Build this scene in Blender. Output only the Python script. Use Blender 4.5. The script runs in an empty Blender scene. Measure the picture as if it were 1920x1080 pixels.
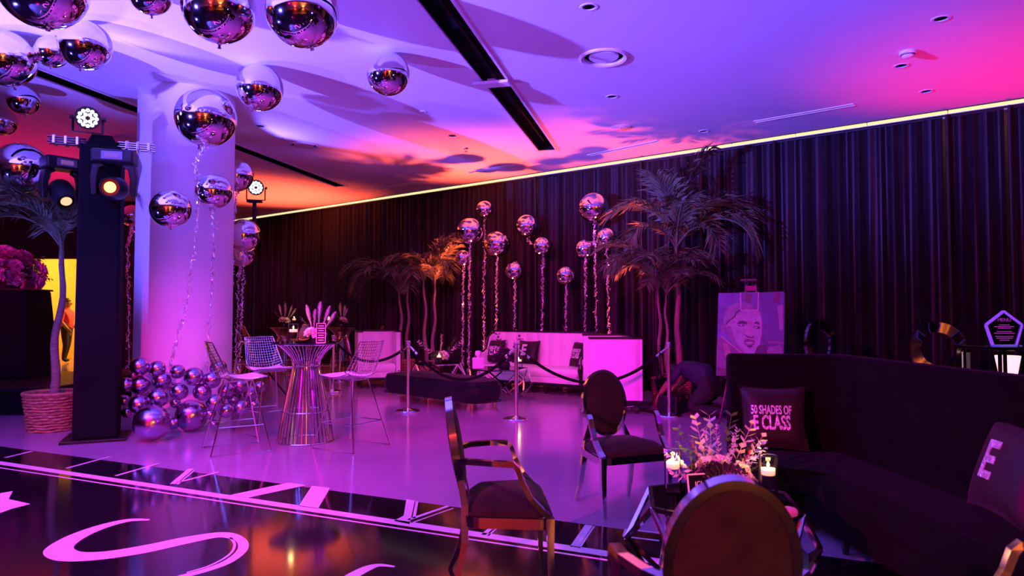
import bpy, bmesh, math, random
from mathutils import Vector, Matrix, Euler, noise as mnoise
random.seed(7)
PI = math.pi
S = bpy.context.scene
COL = S.collection
# ---------------------------------------------------------------- camera
F, H, PITCH = 1280.0, 1.40, math.atan(45 / 1280.0)     # focal length in pixels of the 1920x1080 frame, eye height
cam_d = bpy.data.cameras.new('camera'); cam = bpy.data.objects.new('camera', cam_d); COL.objects.link(cam)
cam.location = (0, 0, H); cam.rotation_euler = (PI / 2 + PITCH, 0, 0)
cam_d.sensor_width = 36; cam_d.lens = F / 1920 * 36; cam_d.clip_end = 200
cam_d.dof.use_dof = True; cam_d.dof.focus_distance = 6.5; cam_d.dof.aperture_fstop = 2.8
S.camera = cam
# ---------------------------------------------------------------- colour management
S.view_settings.view_transform = 'Standard'; S.view_settings.look = 'None'
S.view_settings.gamma = 1; S.view_settings.use_curve_mapping = False
S.view_settings.exposure = 0.0
S.cycles.max_bounces = 8; S.cycles.diffuse_bounces = 4; S.cycles.glossy_bounces = 5
S.cycles.transparent_max_bounces = 12; S.cycles.sample_clamp_indirect = 6.0
# ---------------------------------------------------------------- world (indoors: next to nothing)
W = bpy.data.worlds.new('world'); S.world = W; W.use_nodes = True
W.node_tree.nodes['Background'].inputs[0].default_value = (0.10, 0.02, 0.16, 1)
W.node_tree.nodes['Background'].inputs[1].default_value = 0.02
# ---------------------------------------------------------------- event lighting (towers round the dance floor, uplights along the drape, added unseen fills)
def spot(name, loc, target, color, energy, angle=90, blend=0.3, radius=0.06):
    d = bpy.data.lights.new(name, 'SPOT'); d.color = color; d.energy = energy
    d.spot_size = math.radians(angle); d.spot_blend = blend; d.shadow_soft_size = radius
    o = bpy.data.objects.new(name, d); COL.objects.link(o); o.location = loc
    o.rotation_euler = (Vector(target) - Vector(loc)).to_track_quat('-Z', 'Y').to_euler()
    return o
def point(name, loc, color, energy, radius=0.05):
    d = bpy.data.lights.new(name, 'POINT'); d.color = color; d.energy = energy; d.shadow_soft_size = radius
    o = bpy.data.objects.new(name, d); COL.objects.link(o); o.location = loc
    return o
BLUE = (0.13, 0.085, 1.0); MAG = (1.0, 0.0, 0.52); WARM = (1.0, 0.30, 0.07)
# blue-violet LED pars on the towers and unseen fills added to even out the ceiling
spot('tower_par_beam', (-4.30, 7.02, 3.60), (1.5, 4.6, 6.0), BLUE, 150, 100, 0.3, 0.06)
spot('rear_par_beam', (-4.02, 10.75, 3.50), (3.0, 8.6, 5.2), BLUE, 240, 115, 0.3, 0.06)
spot('tower_left_par', (-7.2, 1.6, 2.3), (-0.2, 7.4, 7.0), BLUE, 23000, 62, 0.45, 0.06)
spot('ceiling_fill_far_left', (-7.6, 4.6, 0.35), (-1.5, 8.6, 6.2), BLUE, 2200, 66, 0.6, 0.06)
spot('ceiling_fill_right', (4.2, 0.2, 0.35), (1.6, 6.4, 5.6), (0.15, 0.05, 1.0), 600, 64, 0.7, 0.06)
# magenta washes: unseen spots added for lounge and left side, tower behind the camera's left on the floor
spot('magenta_lounge', (-0.8, 2.0, 4.05), (0.1, 12.0, 0.3), MAG, 1900, 44, 0.6, 0.08)  # added out of view to bring up the lounge seats
spot('magenta_floor', (-5.0, -2.6, 3.6), (0.6, 6.2, 0.0), (1.0, 0.0, 0.55), 4000, 50, 0.7, 0.08)
spot('magenta_floor_left', (-3.2, 2.2, 4.05), (-3.2, 5.9, 0.0), (1.0, 0.0, 0.48), 1600, 64, 0.7, 0.08)  # added out of view to redden the left of the floor
spot('magenta_far_left', (-9.6, 2.4, 3.6), (-8.1, 11.0, 1.9), (1.0, 0.0, 0.5), 1500, 22, 0.6, 0.08)  # added out of view to brighten the flowers at the left edge
spot('violet_wash', (7.0, 1.5, 3.5), (-1.5, 9.0, 0.2), (0.40, 0.0, 1.0), 520, 70, 0.6, 0.10)
# warm key from behind the camera's right, low on the foreground
spot('amber_key', (2.6, -1.6, 2.4), (0.15, 3.2, 0.45), WARM, 620, 34, 0.6, 0.05)
# uplights at the foot of the drape; unseen rear pair added for warm reflections in chrome
for nm, loc, tgt, colr, en, an in (
        ('uplight_behind_sofa', (-0.65, 13.55, 0.15), (-0.85, 12.7, 4.2), (1.0, 0.09, 0.04), 3600, 66),
        ('uplight_between_palms', (2.0, 11.65, 0.15), (1.8, 11.35, 4.2), (1.0, 0.08, 0.04), 1500, 66),
        ('uplight_left', (-5.4, 16.8, 0.15), (-5.5, 16.1, 4.2), (1.0, 0.09, 0.04), 3200, 70),
        ('uplight_right', (6.35, 8.5, 0.15), (5.7, 7.6, 4.2), (1.0, 0.0, 0.10), 800, 66),
        ('uplight_far_left', (-9.5, 14.0, 0.15), (-9.3, 12.4, 4.2), (1.0, 0.0, 0.14), 600, 90),
        ('reflection_light_a', (-3.0, -8.3, 0.15), (-3.0, -9.2, 3.0), (1.0, 0.05, 0.05), 3000, 100),
        ('reflection_light_b', (3.5, -8.3, 0.15), (3.5, -9.2, 3.0), (1.0, 0.22, 0.05), 4000, 100)):
    spot(nm, loc, tgt, colr, en, an, 1.0, 0.14)
# ---------------------------------------------------------------- pixel <-> place helpers (1920x1080 frame)
def ray(px, py):
    x = (px - 960) / F; v = (540 - py) / F
    return Vector((x, math.cos(PITCH) - v * math.sin(PITCH), math.sin(PITCH) + v * math.cos(PITCH)))
def G(px, py, z=0.0):                 # the point of the horizontal plane z seen at a pixel
    r = ray(px, py); t = (z - H) / r.z
    return Vector((r.x * t, r.y * t, z))
def AT(px, py, Y):                    # the point at distance Y seen at a pixel
    r = ray(px, py); t = Y / r.y
    return Vector((r.x * t, Y, H + r.z * t))
# ---------------------------------------------------------------- materials
MATS = {}
def mat(name, col, rough=0.5, metal=0.0, spec=0.5, bump=0.0, bscale=40.0, var=0.0, vscale=6.0, sheen=0.0, coat=0.0, stretch=None, emit=None, estr=0.0):
    if name in MATS: return MATS[name]
    m = bpy.data.materials.new(name); m.use_nodes = True; nt = m.node_tree; b = nt.nodes['Principled BSDF']
    b.inputs['Base Color'].default_value = (*col, 1); b.inputs['Roughness'].default_value = rough
    b.inputs['Metallic'].default_value = metal; b.inputs['Specular IOR Level'].default_value = spec
    b.inputs['Sheen Weight'].default_value = sheen; b.inputs['Coat Weight'].default_value = coat
    if emit: b.inputs['Emission Color'].default_value = (*emit, 1); b.inputs['Emission Strength'].default_value = estr
    if var or bump:
        tc = nt.nodes.new('ShaderNodeTexCoord'); mp = nt.nodes.new('ShaderNodeMapping')
        nt.links.new(tc.outputs['Object'], mp.inputs['Vector'])
        if stretch: mp.inputs['Scale'].default_value = stretch
        if var:
            n = nt.nodes.new('ShaderNodeTexNoise'); n.inputs['Scale'].default_value = vscale; n.inputs['Detail'].default_value = 6
            nt.links.new(mp.outputs[0], n.inputs['Vector'])
            r = nt.nodes.new('ShaderNodeValToRGB')
            r.color_ramp.elements[0].position = 0.3; r.color_ramp.elements[1].position = 0.7
            r.color_ramp.elements[0].color = (*[c * (1 - var) for c in col], 1)
            r.color_ramp.elements[1].color = (*[min(1, c * (1 + var)) for c in col], 1)
            nt.links.new(n.outputs['Fac'], r.inputs['Fac']); nt.links.new(r.outputs[0], b.inputs['Base Color'])
        if bump:
            n2 = nt.nodes.new('ShaderNodeTexNoise'); n2.inputs['Scale'].default_value = bscale; n2.inputs['Detail'].default_value = 4
            nt.links.new(mp.outputs[0], n2.inputs['Vector'])
            bp = nt.nodes.new('ShaderNodeBump'); bp.inputs['Strength'].default_value = bump; bp.inputs['Distance'].default_value = 0.01
            nt.links.new(n2.outputs['Fac'], bp.inputs['Height']); nt.links.new(bp.outputs[0], b.inputs['Normal'])
    MATS[name] = m
    return m
def glass(name, tint=(0.95, 0.97, 1.0), gl=0.05, ior=1.5):
    if name in MATS: return MATS[name]
    m = bpy.data.materials.new(name); m.use_nodes = True; nt = m.node_tree; nt.nodes.clear()
    o = nt.nodes.new('ShaderNodeOutputMaterial'); t = nt.nodes.new('ShaderNodeBsdfTransparent'); g = nt.nodes.new('ShaderNodeBsdfGlossy')
    t.inputs[0].default_value = (*tint, 1); g.inputs['Roughness'].default_value = gl
    lw = nt.nodes.new('ShaderNodeFresnel'); lw.inputs['IOR'].default_value = ior
    mx = nt.nodes.new('ShaderNodeMixShader')
    nt.links.new(lw.outputs[0], mx.inputs[0]); nt.links.new(t.outputs[0], mx.inputs[1]); nt.links.new(g.outputs[0], mx.inputs[2])
    nt.links.new(mx.outputs[0], o.inputs[0]); MATS[name] = m
    return m
def emis(name, col, strength):
    if name in MATS: return MATS[name]
    m = bpy.data.materials.new(name); m.use_nodes = True; nt = m.node_tree; nt.nodes.clear()
    o = nt.nodes.new('ShaderNodeOutputMaterial'); e = nt.nodes.new('ShaderNodeEmission')
    e.inputs[0].default_value = (*col, 1); e.inputs[1].default_value = strength; nt.links.new(e.outputs[0], o.inputs[0])
    MATS[name] = m
    return m
def sequin(name, col, scale):
    """metal flakes: every voronoi cell tilts its own way"""
    m = bpy.data.materials.new(name); m.use_nodes = True; nt = m.node_tree; b = nt.nodes['Principled BSDF']
    b.inputs['Base Color'].default_value = (*col, 1); b.inputs['Metallic'].default_value = 0.45; b.inputs['Roughness'].default_value = 0.25
    tc = nt.nodes.new('ShaderNodeTexCoord'); v = nt.nodes.new('ShaderNodeTexVoronoi'); v.inputs['Scale'].default_value = scale
    nt.links.new(tc.outputs['Object'], v.inputs['Vector'])
    sb = nt.nodes.new('ShaderNodeVectorMath'); sb.operation = 'SUBTRACT'; sb.inputs[1].default_value = (0.5, 0.5, 0.5)
    sc = nt.nodes.new('ShaderNodeVectorMath'); sc.operation = 'SCALE'; sc.inputs['Scale'].default_value = 0.9
    ge = nt.nodes.new('ShaderNodeNewGeometry'); ad = nt.nodes.new('ShaderNodeVectorMath'); ad.operation = 'ADD'
    no = nt.nodes.new('ShaderNodeVectorMath'); no.operation = 'NORMALIZE'
    nt.links.new(v.outputs['Color'], sb.inputs[0]); nt.links.new(sb.outputs[0], sc.inputs[0]); nt.links.new(sc.outputs[0], ad.inputs[0])
    nt.links.new(ge.outputs['Normal'], ad.inputs[1]); nt.links.new(ad.outputs[0], no.inputs[0]); nt.links.new(no.outputs[0], b.inputs['Normal'])
    MATS[name] = m
    return m
CHROME = mat('polished_chrome', (0.78, 0.76, 0.74), 0.09, 1.0)
STEEL = mat('polished_steel', (0.86, 0.85, 0.86), 0.16, 1.0)
GOLD = mat('brushed_gold', (0.85, 0.55, 0.22), 0.2, 1.0)
FOIL = mat('silver_foil', (0.80, 0.77, 0.82), 0.05, 1.0, bump=0.05, bscale=3.0)
LATEX = mat('chrome_latex', (0.52, 0.34, 0.56), 0.22, 1.0)
TINSEL = mat('tinsel_foil', (0.92, 0.90, 0.95), 0.18, 0.6)
VELVET2 = mat('black_velvet_banquette', (0.005, 0.003, 0.003), 0.95, 0, 0.06, sheen=0.015, bump=0.15, bscale=300, var=0.35, vscale=9)
VELVET = mat('black_velvet', (0.018, 0.009, 0.007), 0.9, 0, 0.15, sheen=0.06, bump=0.15, bscale=300, var=0.35, vscale=9)
DRAPE = mat('black_drape', (0.0055, 0.005, 0.0065), 0.5, 0, 0.25, sheen=0.03, bump=0.12, bscale=220, var=0.3, vscale=3)
BLACKFAB = mat('black_stretch_cover', (0.005, 0.005, 0.006), 0.9, 0, 0.12, var=0.2, vscale=2)
BLACKMET = mat('black_powder_coat', (0.008, 0.008, 0.009), 0.42, 0.0, 0.35, bump=0.05, bscale=120)
BLACKGLOSS = mat('black_gloss', (0.01, 0.01, 0.011), 0.12, 0, 0.6)
BLACKWOOD = mat('black_lacquered_wood', (0.014, 0.012, 0.012), 0.25, 0, 0.5, var=0.3, vscale=12)
WHITEUP = mat('white_leather', (0.80, 0.78, 0.78), 0.42, 0, 0.4, bump=0.08, bscale=90, var=0.04)
WHITEPLASTIC = mat('white_plastic', (0.82, 0.82, 0.84), 0.35, var=0.02)
PAD = mat('white_seat_pad', (0.80, 0.76, 0.78), 0.5, bump=0.05)
CEIL = mat('painted_ceiling', (0.80, 0.79, 0.80), 0.75, 0, 0.3, bump=0.03, bscale=14, var=0.025, vscale=1.2)
PAINT = mat('painted_plaster', (0.78, 0.77, 0.77), 0.6, 0, 0.3, bump=0.03, bscale=20, var=0.03, vscale=2)
DARKWALL = mat('dark_wall', (0.035, 0.022, 0.026), 0.7, var=0.3, vscale=1.5)
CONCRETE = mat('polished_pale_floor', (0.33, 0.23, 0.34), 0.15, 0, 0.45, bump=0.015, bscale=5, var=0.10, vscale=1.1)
VINYL = mat('black_gloss_vinyl', (0.007, 0.006, 0.008), 0.09, 0, 0.6, bump=0.01, bscale=6, var=0.4, vscale=1.5)
INLAY = mat('white_vinyl_print', (0.82, 0.80, 0.82), 0.2, 0, 0.5, var=0.04)
GLASS = glass('clear_glass', (0.96, 0.97, 1.0), 0.08, 1.22); ACRYL = glass('clear_acrylic', (0.90, 0.90, 0.95), 0.03)
SMOKE = glass('smoked_glass', (0.30, 0.28, 0.32), 0.03)
LEAF = mat('palm_leaf', (0.085, 0.12, 0.05), 0.45, 0, 0.5, var=0.45, vscale=5)
TRUNK = mat('palm_trunk', (0.22, 0.17, 0.13), 0.7, bump=0.4, bscale=30, var=0.3, vscale=14, stretch=(1, 1, 6))
WICKER = mat('wicker', (0.34, 0.19, 0.09), 0.6, var=0.35, vscale=30)
SOIL = mat('moss_soil', (0.10, 0.07, 0.05), 0.95, bump=0.8, bscale=40, var=0.4, vscale=25)
FLAME = emis('candle_flame', (1.0, 0.62, 0.22), 22.0)
WAX = mat('candle_wax', (0.95, 0.80, 0.62), 0.5, emit=(1.0, 0.55, 0.2), estr=0.9)  # emission stands in for flame light coming through the wax
WATER = glass('water', (0.93, 0.93, 0.97), 0.02, 1.12)
SEQUIN = sequin('sequin_lettering', (0.95, 0.92, 0.95), 170)
LEDWHITE = emis('led_lens_blue', (0.45, 0.50, 1.0), 7.0)
AMBER = emis('amber_lens', (1.0, 0.42, 0.10), 5.0)
COVE = emis('warm_led_strip', (1.0, 0.76, 0.38), 1.25)
# ---------------------------------------------------------------- mesh builder
def tag(o, label=None, cat=None, group=None, kind=None):
    if label: o['label'] = label
    if cat: o['category'] = cat
    if group: o['group'] = group
    if kind: o['kind'] = kind
    return o
class MB:
    def __init__(s): s.v = []; s.f = []
    def add(s, vs, fs, M=None):
        n = len(s.v)
        for p in vs:
            p = Vector(p)
            s.v.append(tuple(M @ p) if M is not None else tuple(p))
        s.f += [[i + n for i in f] for f in fs]
        return s
    def box(s, c, d, M=None, rz=0.0, rx=0.0, ry=0.0):
        x, y, z = d[0] / 2, d[1] / 2, d[2] / 2
        T = Matrix.Translation(c) @ Euler((rx, ry, rz)).to_matrix().to_4x4()
        if M is not None: T = M @ T
        vs = [(a * x, b * y, e * z) for e in (-1, 1) for b in (-1, 1) for a in (-1, 1)]
        return s.add(vs, [(0, 2, 3, 1), (4, 5, 7, 6), (0, 1, 5, 4), (2, 6, 7, 3), (0, 4, 6, 2), (1, 3, 7, 5)], T)
    def prism(s, poly, z0, z1, M=None, top=None):
        n = len(poly); top = top or poly
        vs = [(p[0], p[1], z0) for p in poly] + [(p[0], p[1], z1) for p in top]
        fs = [tuple(range(n - 1, -1, -1)), tuple(range(n, 2 * n))] + [(i, (i + 1) % n, (i + 1) % n + n, i + n) for i in range(n)]
        return s.add(vs, fs, M)
    def tube(s, pts, r, n=8, M=None, closed=False, flat=None):
        """sweep a round (or flat: (w, h) rectangular) section along pts; r may be a list"""
        pts = [Vector(p) for p in pts]; k = len(pts)
        rs = r if isinstance(r, (list, tuple)) else [r] * k
        tang = []
        for i in range(k):
            a = pts[(i - 1) % k] if closed or i > 0 else pts[i]
            b = pts[(i + 1) % k] if closed or i < k - 1 else pts[i]
            t = b - a
            tang.append(t.normalized() if t.length > 1e-9 else Vector((0, 0, 1)))
        up = Vector((0, 0, 1)) if abs(tang[0].z) < 0.9 else Vector((1, 0, 0))
        u = tang[0].cross(up).normalized(); vs = []
        for i in range(k):
            u = (u - tang[i] * u.dot(tang[i])); u = u.normalized() if u.length > 1e-6 else tang[i].orthogonal().normalized()
            w = tang[i].cross(u)
            if flat:
                for a, b in ((-1, -1), (1, -1), (1, 1), (-1, 1)):
                    vs.append(pts[i] + u * a * flat[0] / 2 * rs[i] + w * b * flat[1] / 2 * rs[i])
            else:
                for j in range(n):
                    an = 2 * PI * j / n
                    vs.append(pts[i] + (u * math.cos(an) + w * math.sin(an)) * rs[i])
        if flat: n = 4
        fs = []
        for i in range(k if closed else k - 1):
            a, b = i * n, ((i + 1) % k) * n
            fs += [(a + j, a + (j + 1) % n, b + (j + 1) % n, b + j) for j in range(n)]
        if not closed: fs += [tuple(range(n - 1, -1, -1)), tuple(range((k - 1) * n, k * n))]
        return s.add(vs, fs, M)
    def lathe(s, prof, n=24, M=None, cap=True):
        vs = []; fs = []; k = len(prof)
        for r, z in prof:
            for j in range(n):
                a = 2 * PI * j / n; vs.append((r * math.cos(a), r * math.sin(a), z))
        for i in range(k - 1):
            a, b = i * n, (i + 1) * n
            fs += [(a + j, a + (j + 1) % n, b + (j + 1) % n, b + j) for j in range(n)]
        if cap: fs += [tuple(range(n - 1, -1, -1)), tuple(range((k - 1) * n, k * n))]
        return s.add(vs, fs, M)
    def ball(s, c, r, n=16, m=10, M=None):
        r = (r, r, r) if not isinstance(r, (tuple, list)) else r
        vs = [(c[0], c[1], c[2] - r[2])]
        for i in range(1, m):
            th = PI * i / m
            for j in range(n):
                a = 2 * PI * j / n
                vs.append((c[0] + r[0] * math.sin(th) * math.cos(a), c[1] + r[1] * math.sin(th) * math.sin(a), c[2] - r[2] * math.cos(th)))
        vs.append((c[0], c[1], c[2] + r[2])); e = len(vs) - 1
        fs = [(0, 1 + (j + 1) % n, 1 + j) for j in range(n)] + [(e, e - n + j, e - n + (j + 1) % n) for j in range(n)]
        for i in range(m - 2):
            a, b = 1 + i * n, 1 + (i + 1) * n
            fs += [(a + j, a + (j + 1) % n, b + (j + 1) % n, b + j) for j in range(n)]
        return s.add(vs, fs, M)
    def grid(s, fn, nu, nv, M=None, wrap=False):
        vs = [fn(i / (nu if wrap else nu - 1), j / (nv - 1)) for j in range(nv) for i in range(nu)]
        fs = [(j * nu + i, j * nu + (i + 1) % nu, (j + 1) * nu + (i + 1) % nu, (j + 1) * nu + i) for j in range(nv - 1) for i in range(nu if wrap else nu - 1)]
        return s.add(vs, fs, M)
    def mesh(s, name):
        me = bpy.data.meshes.new(name); me.from_pydata(s.v, [], s.f); me.update()
        return me
    def build(s, name, m, parent=None, smooth=True, bevel=0.0, sub=0, label=None, kind=None):
        me = s.mesh(name)
        return link(name, me, m, parent, smooth, bevel, sub, label, kind)
def link(name, me, m, parent=None, smooth=True, bevel=0.0, sub=0, label=None, kind=None):
    if m is not None and not me.materials: me.materials.append(m)
    o = bpy.data.objects.new(name, me); COL.objects.link(o); o.parent = parent
    if m is not None and me.materials[0] != m: o.material_slots[0].link = 'OBJECT'; o.material_slots[0].material = m
    if smooth:
        for p in me.polygons: p.use_smooth = True
        md = None
        try: me.set_sharp_from_angle(angle=math.radians(38))
        except Exception: pass
    if bevel:
        md = o.modifiers.new('bevel', 'BEVEL'); md.width = bevel; md.segments = 2; md.limit_method = 'ANGLE'
    if sub:
        md = o.modifiers.new('sub', 'SUBSURF'); md.levels = sub; md.render_levels = sub
    return tag(o, label, kind=kind)
def thing(name, label, cat, loc=(0, 0, 0), rz=0.0, group=None, kind=None):
    o = bpy.data.objects.new(name, None); COL.objects.link(o); o.empty_display_size = 0.1
    o.location = loc; o.rotation_euler = (0, 0, rz)
    return tag(o, label, cat, group, kind)
def dup(root, loc, rz=None, label=None, scale=None):
    """a copy of a thing with copies of its parts and sub-parts"""
    r = root.copy(); COL.objects.link(r); r.location = loc
    if rz is not None: r.rotation_euler = (root.rotation_euler[0], root.rotation_euler[1], rz)
    if label: r['label'] = label
    if scale: r.scale = (scale,) * 3
    for ch in root.children:
        c = ch.copy(); COL.objects.link(c); c.parent = r
        for g in ch.children:
            d = g.copy(); COL.objects.link(d); d.parent = c
    return r
def facing(v): return math.atan2(v[0], -v[1])          # things are modelled facing -Y
def circle(r, n, z=0.0, a0=0.0): return [(r * math.cos(a0 + 2 * PI * i / n), r * math.sin(a0 + 2 * PI * i / n), z) for i in range(n)]
def text_mesh(name, body, size, extrude=0.001, align='CENTER', bold=0.0):
    c = bpy.data.curves.new(name, 'FONT'); c.body = body; c.size = size; c.extrude = extrude; c.align_x = align; c.align_y = 'CENTER'; c.offset = bold
    c.resolution_u = 3
    o = bpy.data.objects.new(name + '_tmp', c); COL.objects.link(o)
    dg = bpy.context.evaluated_depsgraph_get(); me = bpy.data.meshes.new_from_object(o.evaluated_get(dg))
    bpy.data.objects.remove(o); bpy.data.curves.remove(c)
    me.name = name; me.materials.clear()
    return me
# ================================================================ the setting
ZC = 4.20                                              # ceiling height
def struct(o): o['kind'] = 'structure'; return o
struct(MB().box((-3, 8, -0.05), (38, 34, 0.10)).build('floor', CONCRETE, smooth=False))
# ---- ceiling: one sheet with holes cut for the recessed slots and fittings
CA, CB = Vector((-8.3, 20.5, 0)), Vector((6.64, 8.85, 0))       # the drape line on plan
DU = (CB - CA).normalized(); DN = Vector((DU.y, -DU.x, 0))       # along it, and towards the room
if DN.y > 0: DN = -DN
def DL(t, off=0.0, z=0.0): return CA + (CB - CA) * t + DN * off + Vector((0, 0, z))
def strip(a, b, w):                                             # plan rectangle along a-b
    a = Vector((a[0], a[1], 0)); b = Vector((b[0], b[1], 0)); d = (b - a).normalized(); n = Vector((-d.y, d.x, 0)) * w / 2
    return [a - n, b - n, b + n, a + n]
s1a, s1b = G(815, 0, ZC), G(1026, 281, ZC); s1a = s1a + (s1a - s1b) * 0.35
s2a, s2b = G(75, 137, ZC), G(640, 349, ZC); s2a = s2a + (s2a - s2b) * 0.2
SLOTS = [(s1a, s1b, 0.30), (s2a, s2b, 0.26)]
DIFF = [(G(1417, 228, ZC), G(1600, 196, ZC)), (G(1105, 291, ZC), G(1235, 264, ZC)), (G(878, 323, ZC), G(972, 308, ZC)), (G(705, 354, ZC), G(775, 343, ZC))]
DOWN = [(1104, 13), (1148, 181), (1764, 35), (1737, 171), (1320, 246), (488, 236), (848, 254), (1690, 123)]
SPK = [(1132, 108, 0.27), (570, 273, 0.27)]
cu = bpy.data.curves.new('ceiling', 'CURVE'); cu.dimensions = '2D'; cu.fill_mode = 'BOTH'
def spl(pts):
    sp = cu.splines.new('POLY'); sp.points.add(len(pts) - 1); sp.use_cyclic_u = True
    for i, p in enumerate(pts): sp.points[i].co = (p[0], p[1], 0, 1)
# the sheet stops at the light cove along the drape
e0, e1 = DL(-0.35, -0.02), DL(1.5, -0.02)
spl([(-22, -9), (16, -9), (16, e1.y - (16 - e1.x) * 0.0), (e1.x, e1.y), (e0.x, e0.y), (-22, 25)])
for a, b, w in SLOTS: spl(strip(a, b, w))
for a, b in DIFF: spl(strip(a, b, 0.07))
for x, y in DOWN: c = G(x, y, ZC); spl([(c.x + 0.062 * math.cos(i * PI / 10), c.y + 0.062 * math.sin(i * PI / 10)) for i in range(20)])
for x, y, r in SPK: c = G(x, y, ZC); spl([(c.x + (r - 0.05) * math.cos(i * PI / 16), c.y + (r - 0.05) * math.sin(i * PI / 16)) for i in range(32)])
to = bpy.data.objects.new('ceiling_tmp', cu); COL.objects.link(to)
cme = bpy.data.meshes.new_from_object(to.evaluated_get(bpy.context.evaluated_depsgraph_get())); bpy.data.objects.remove(to)
cme.name = 'ceiling'; cme.materials.clear()
for v in cme.vertices: v.co.z = ZC
struct(link('ceiling', cme, CEIL, smooth=False))
# ---- recessed slots
def slot(i, a, b, w, label):
    a = Vector((a[0], a[1], ZC)); b = Vector((b[0], b[1], ZC)); L = (b - a).length
    t = thing('ceiling_slot', label, 'ceiling slot', (a + b) / 2, math.atan2(b.y - a.y, b.x - a.x), 'recessed slots in the ceiling')
    d = 0.32
    m = MB(); m.box((0, w / 2 + 0.01, d / 2), (L, 0.02, d)); m.box((0, -w / 2 - 0.01, d / 2), (L, 0.02, d)); m.box((0, 0, d + 0.01), (L + 0.04, w + 0.04, 0.02))
    m.box((L / 2 + 0.01, 0, d / 2), (0.02, w, d)); m.box((-L / 2 - 0.01, 0, d / 2), (0.02, w, d)); m.build('channel', BLACKGLOSS, t, False)
    for s in (-1, 1):
        MB().box((0, s * (w / 2 + 0.012), -0.008), (L + 0.06, 0.03, 0.02)).build('trim', WHITEPLASTIC, t, False)
        MB().tube([(-L / 2, s * w * 0.2, 0.16), (L / 2, s * w * 0.2, 0.16)], 0.018, 6).build('track_rail', BLACKMET, t)
    for k in range(int(L / 0.9)):
        MB().box((-L / 2 + 0.5 + k * 0.9, 0, 0.20), (0.05, w * 0.9, 0.03)).build('crossbar', BLACKMET, t, False)
    return t
slot(0, *SLOTS[0], 'long black recessed slot running over the middle of the room')
slot(1, *SLOTS[1], 'long black recessed slot running behind the white column')
bc = G(922, 150, ZC); sd = (s1b - s1a).normalized()
t = thing('slot_bracket', 'small white plate bridging the black ceiling slot', 'bracket', (bc.x, bc.y, ZC - 0.05), math.atan2(sd.y, sd.x))
MB().box((0, 0, 0), (0.17, 0.44, 0.035)).build('plate', WHITEPLASTIC, t, False, 0.006); MB().box((0, 0, 0.03), (0.07, 0.10, 0.05)).build('stem', WHITEPLASTIC, t, False)
for i, (a, b) in enumerate(DIFF):
    L = (b - a).length; t = thing('linear_diffuser', ['longest thin air diffuser, above the right of the drape', 'thin air diffuser in the orange glow above the tall balloon', 'thin air diffuser above the left balloons by the sofa', 'thin air diffuser above the left group of palms'][i], 'air diffuser', (a + b) / 2, math.atan2(b.y - a.y, b.x - a.x), 'thin diffusers along the drape')
    for s in (-1, 1): MB().box((0, s * 0.045, -0.002), (L + 0.03, 0.02, 0.014)).build('frame', WHITEPLASTIC, t, False)
    MB().box((0, 0, 0.05), (L, 0.07, 0.01)).build('plenum', BLACKMET, t, False); MB().box((0, 0, 0.012), (L, 0.010, 0.02)).build('blade', BLACKMET, t, False)
DLAB = ['recessed downlight at the top edge beside the slot', 'recessed downlight under the round speaker', 'recessed downlight at the upper right of the ceiling', 'recessed downlight in the hot pink glow at right', 'recessed downlight left of the longest diffuser', 'recessed downlight between two floating mirror balloons and column', 'recessed downlight beside the far end of the slot', 'recessed downlight below the smoke detector']
m_ring = MB().lathe([(0.060, 0.004), (0.060, -0.006), (0.082, -0.006), (0.086, 0.0)], 24, cap=False).mesh('trim_ring')
m_can = MB().lathe([(0.062, 0.0), (0.056, 0.09), (0.0, 0.09)], 24, cap=False).mesh('can')
for (x, y), lb in zip(DOWN, DLAB):
    t = thing('downlight', lb, 'downlight', G(x, y, ZC), 0, 'downlights in the ceiling')
    link('trim_ring', m_ring, WHITEPLASTIC, t); link('can', m_can, BLACKMET, t)
for (x, y, r), lb in zip(SPK, ['large round ceiling speaker in the violet light', 'round ceiling speaker near the white column']):
    t = thing('ceiling_speaker', lb, 'speaker', G(x, y, ZC), 0)
    MB().lathe([(r - 0.055, 0.02), (r - 0.05, -0.012), (r - 0.02, -0.022), (r, -0.012), (r + 0.005, 0.0)], 40, cap=False).build('rim', WHITEPLASTIC, t)
    MB().lathe([(r - 0.05, 0.0), (r - 0.055, 0.07), (r - 0.10, 0.09), (0.0, 0.09)], 40, cap=False).build('housing', BLACKGLOSS, t)
    MB().lathe([(0, -0.004), (r - 0.115, -0.004), (r - 0.105, 0.006), (r - 0.11, 0.02), (0, 0.02)], 40, cap=False).build('cone_plate', WHITEPLASTIC, t)
    for k in range(3):
        a = k * 2 * PI / 3 + 0.4
        MB().box(((r - 0.08) * math.cos(a), (r - 0.08) * math.sin(a), 0.01), (0.07, 0.014, 0.01), rz=a).build('strut', CHROME, t, False)
for x, y, lb in ((530, 257, 'flat round cover plate beside the ceiling speaker'), (1165, 239, 'flat round cover plate in the pink ceiling glow'), (793, 209, 'small round cover plate right of the floating balloon')):
    t = thing('cover_plate', lb, 'cover plate', G(x, y, ZC), 0)
    rr = 0.05 if x == 793 else 0.17
    MB().lathe([(0, -0.008), (rr * 0.9, -0.008), (rr, 0.0)], 32, cap=False).build('disc', CEIL, t); MB().lathe([(0.012, -0.009), (0.01, -0.014), (0, -0.014)], 10, cap=False).build('screw', STEEL, t)
t = thing('smoke_detector', 'white domed smoke detector at the upper right of the ceiling', 'smoke detector', G(1702, 97, ZC), 0)
MB().lathe([(0.085, 0.0), (0.085, -0.025), (0.07, -0.032)], 28, cap=False).build('base', WHITEPLASTIC, t)
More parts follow.
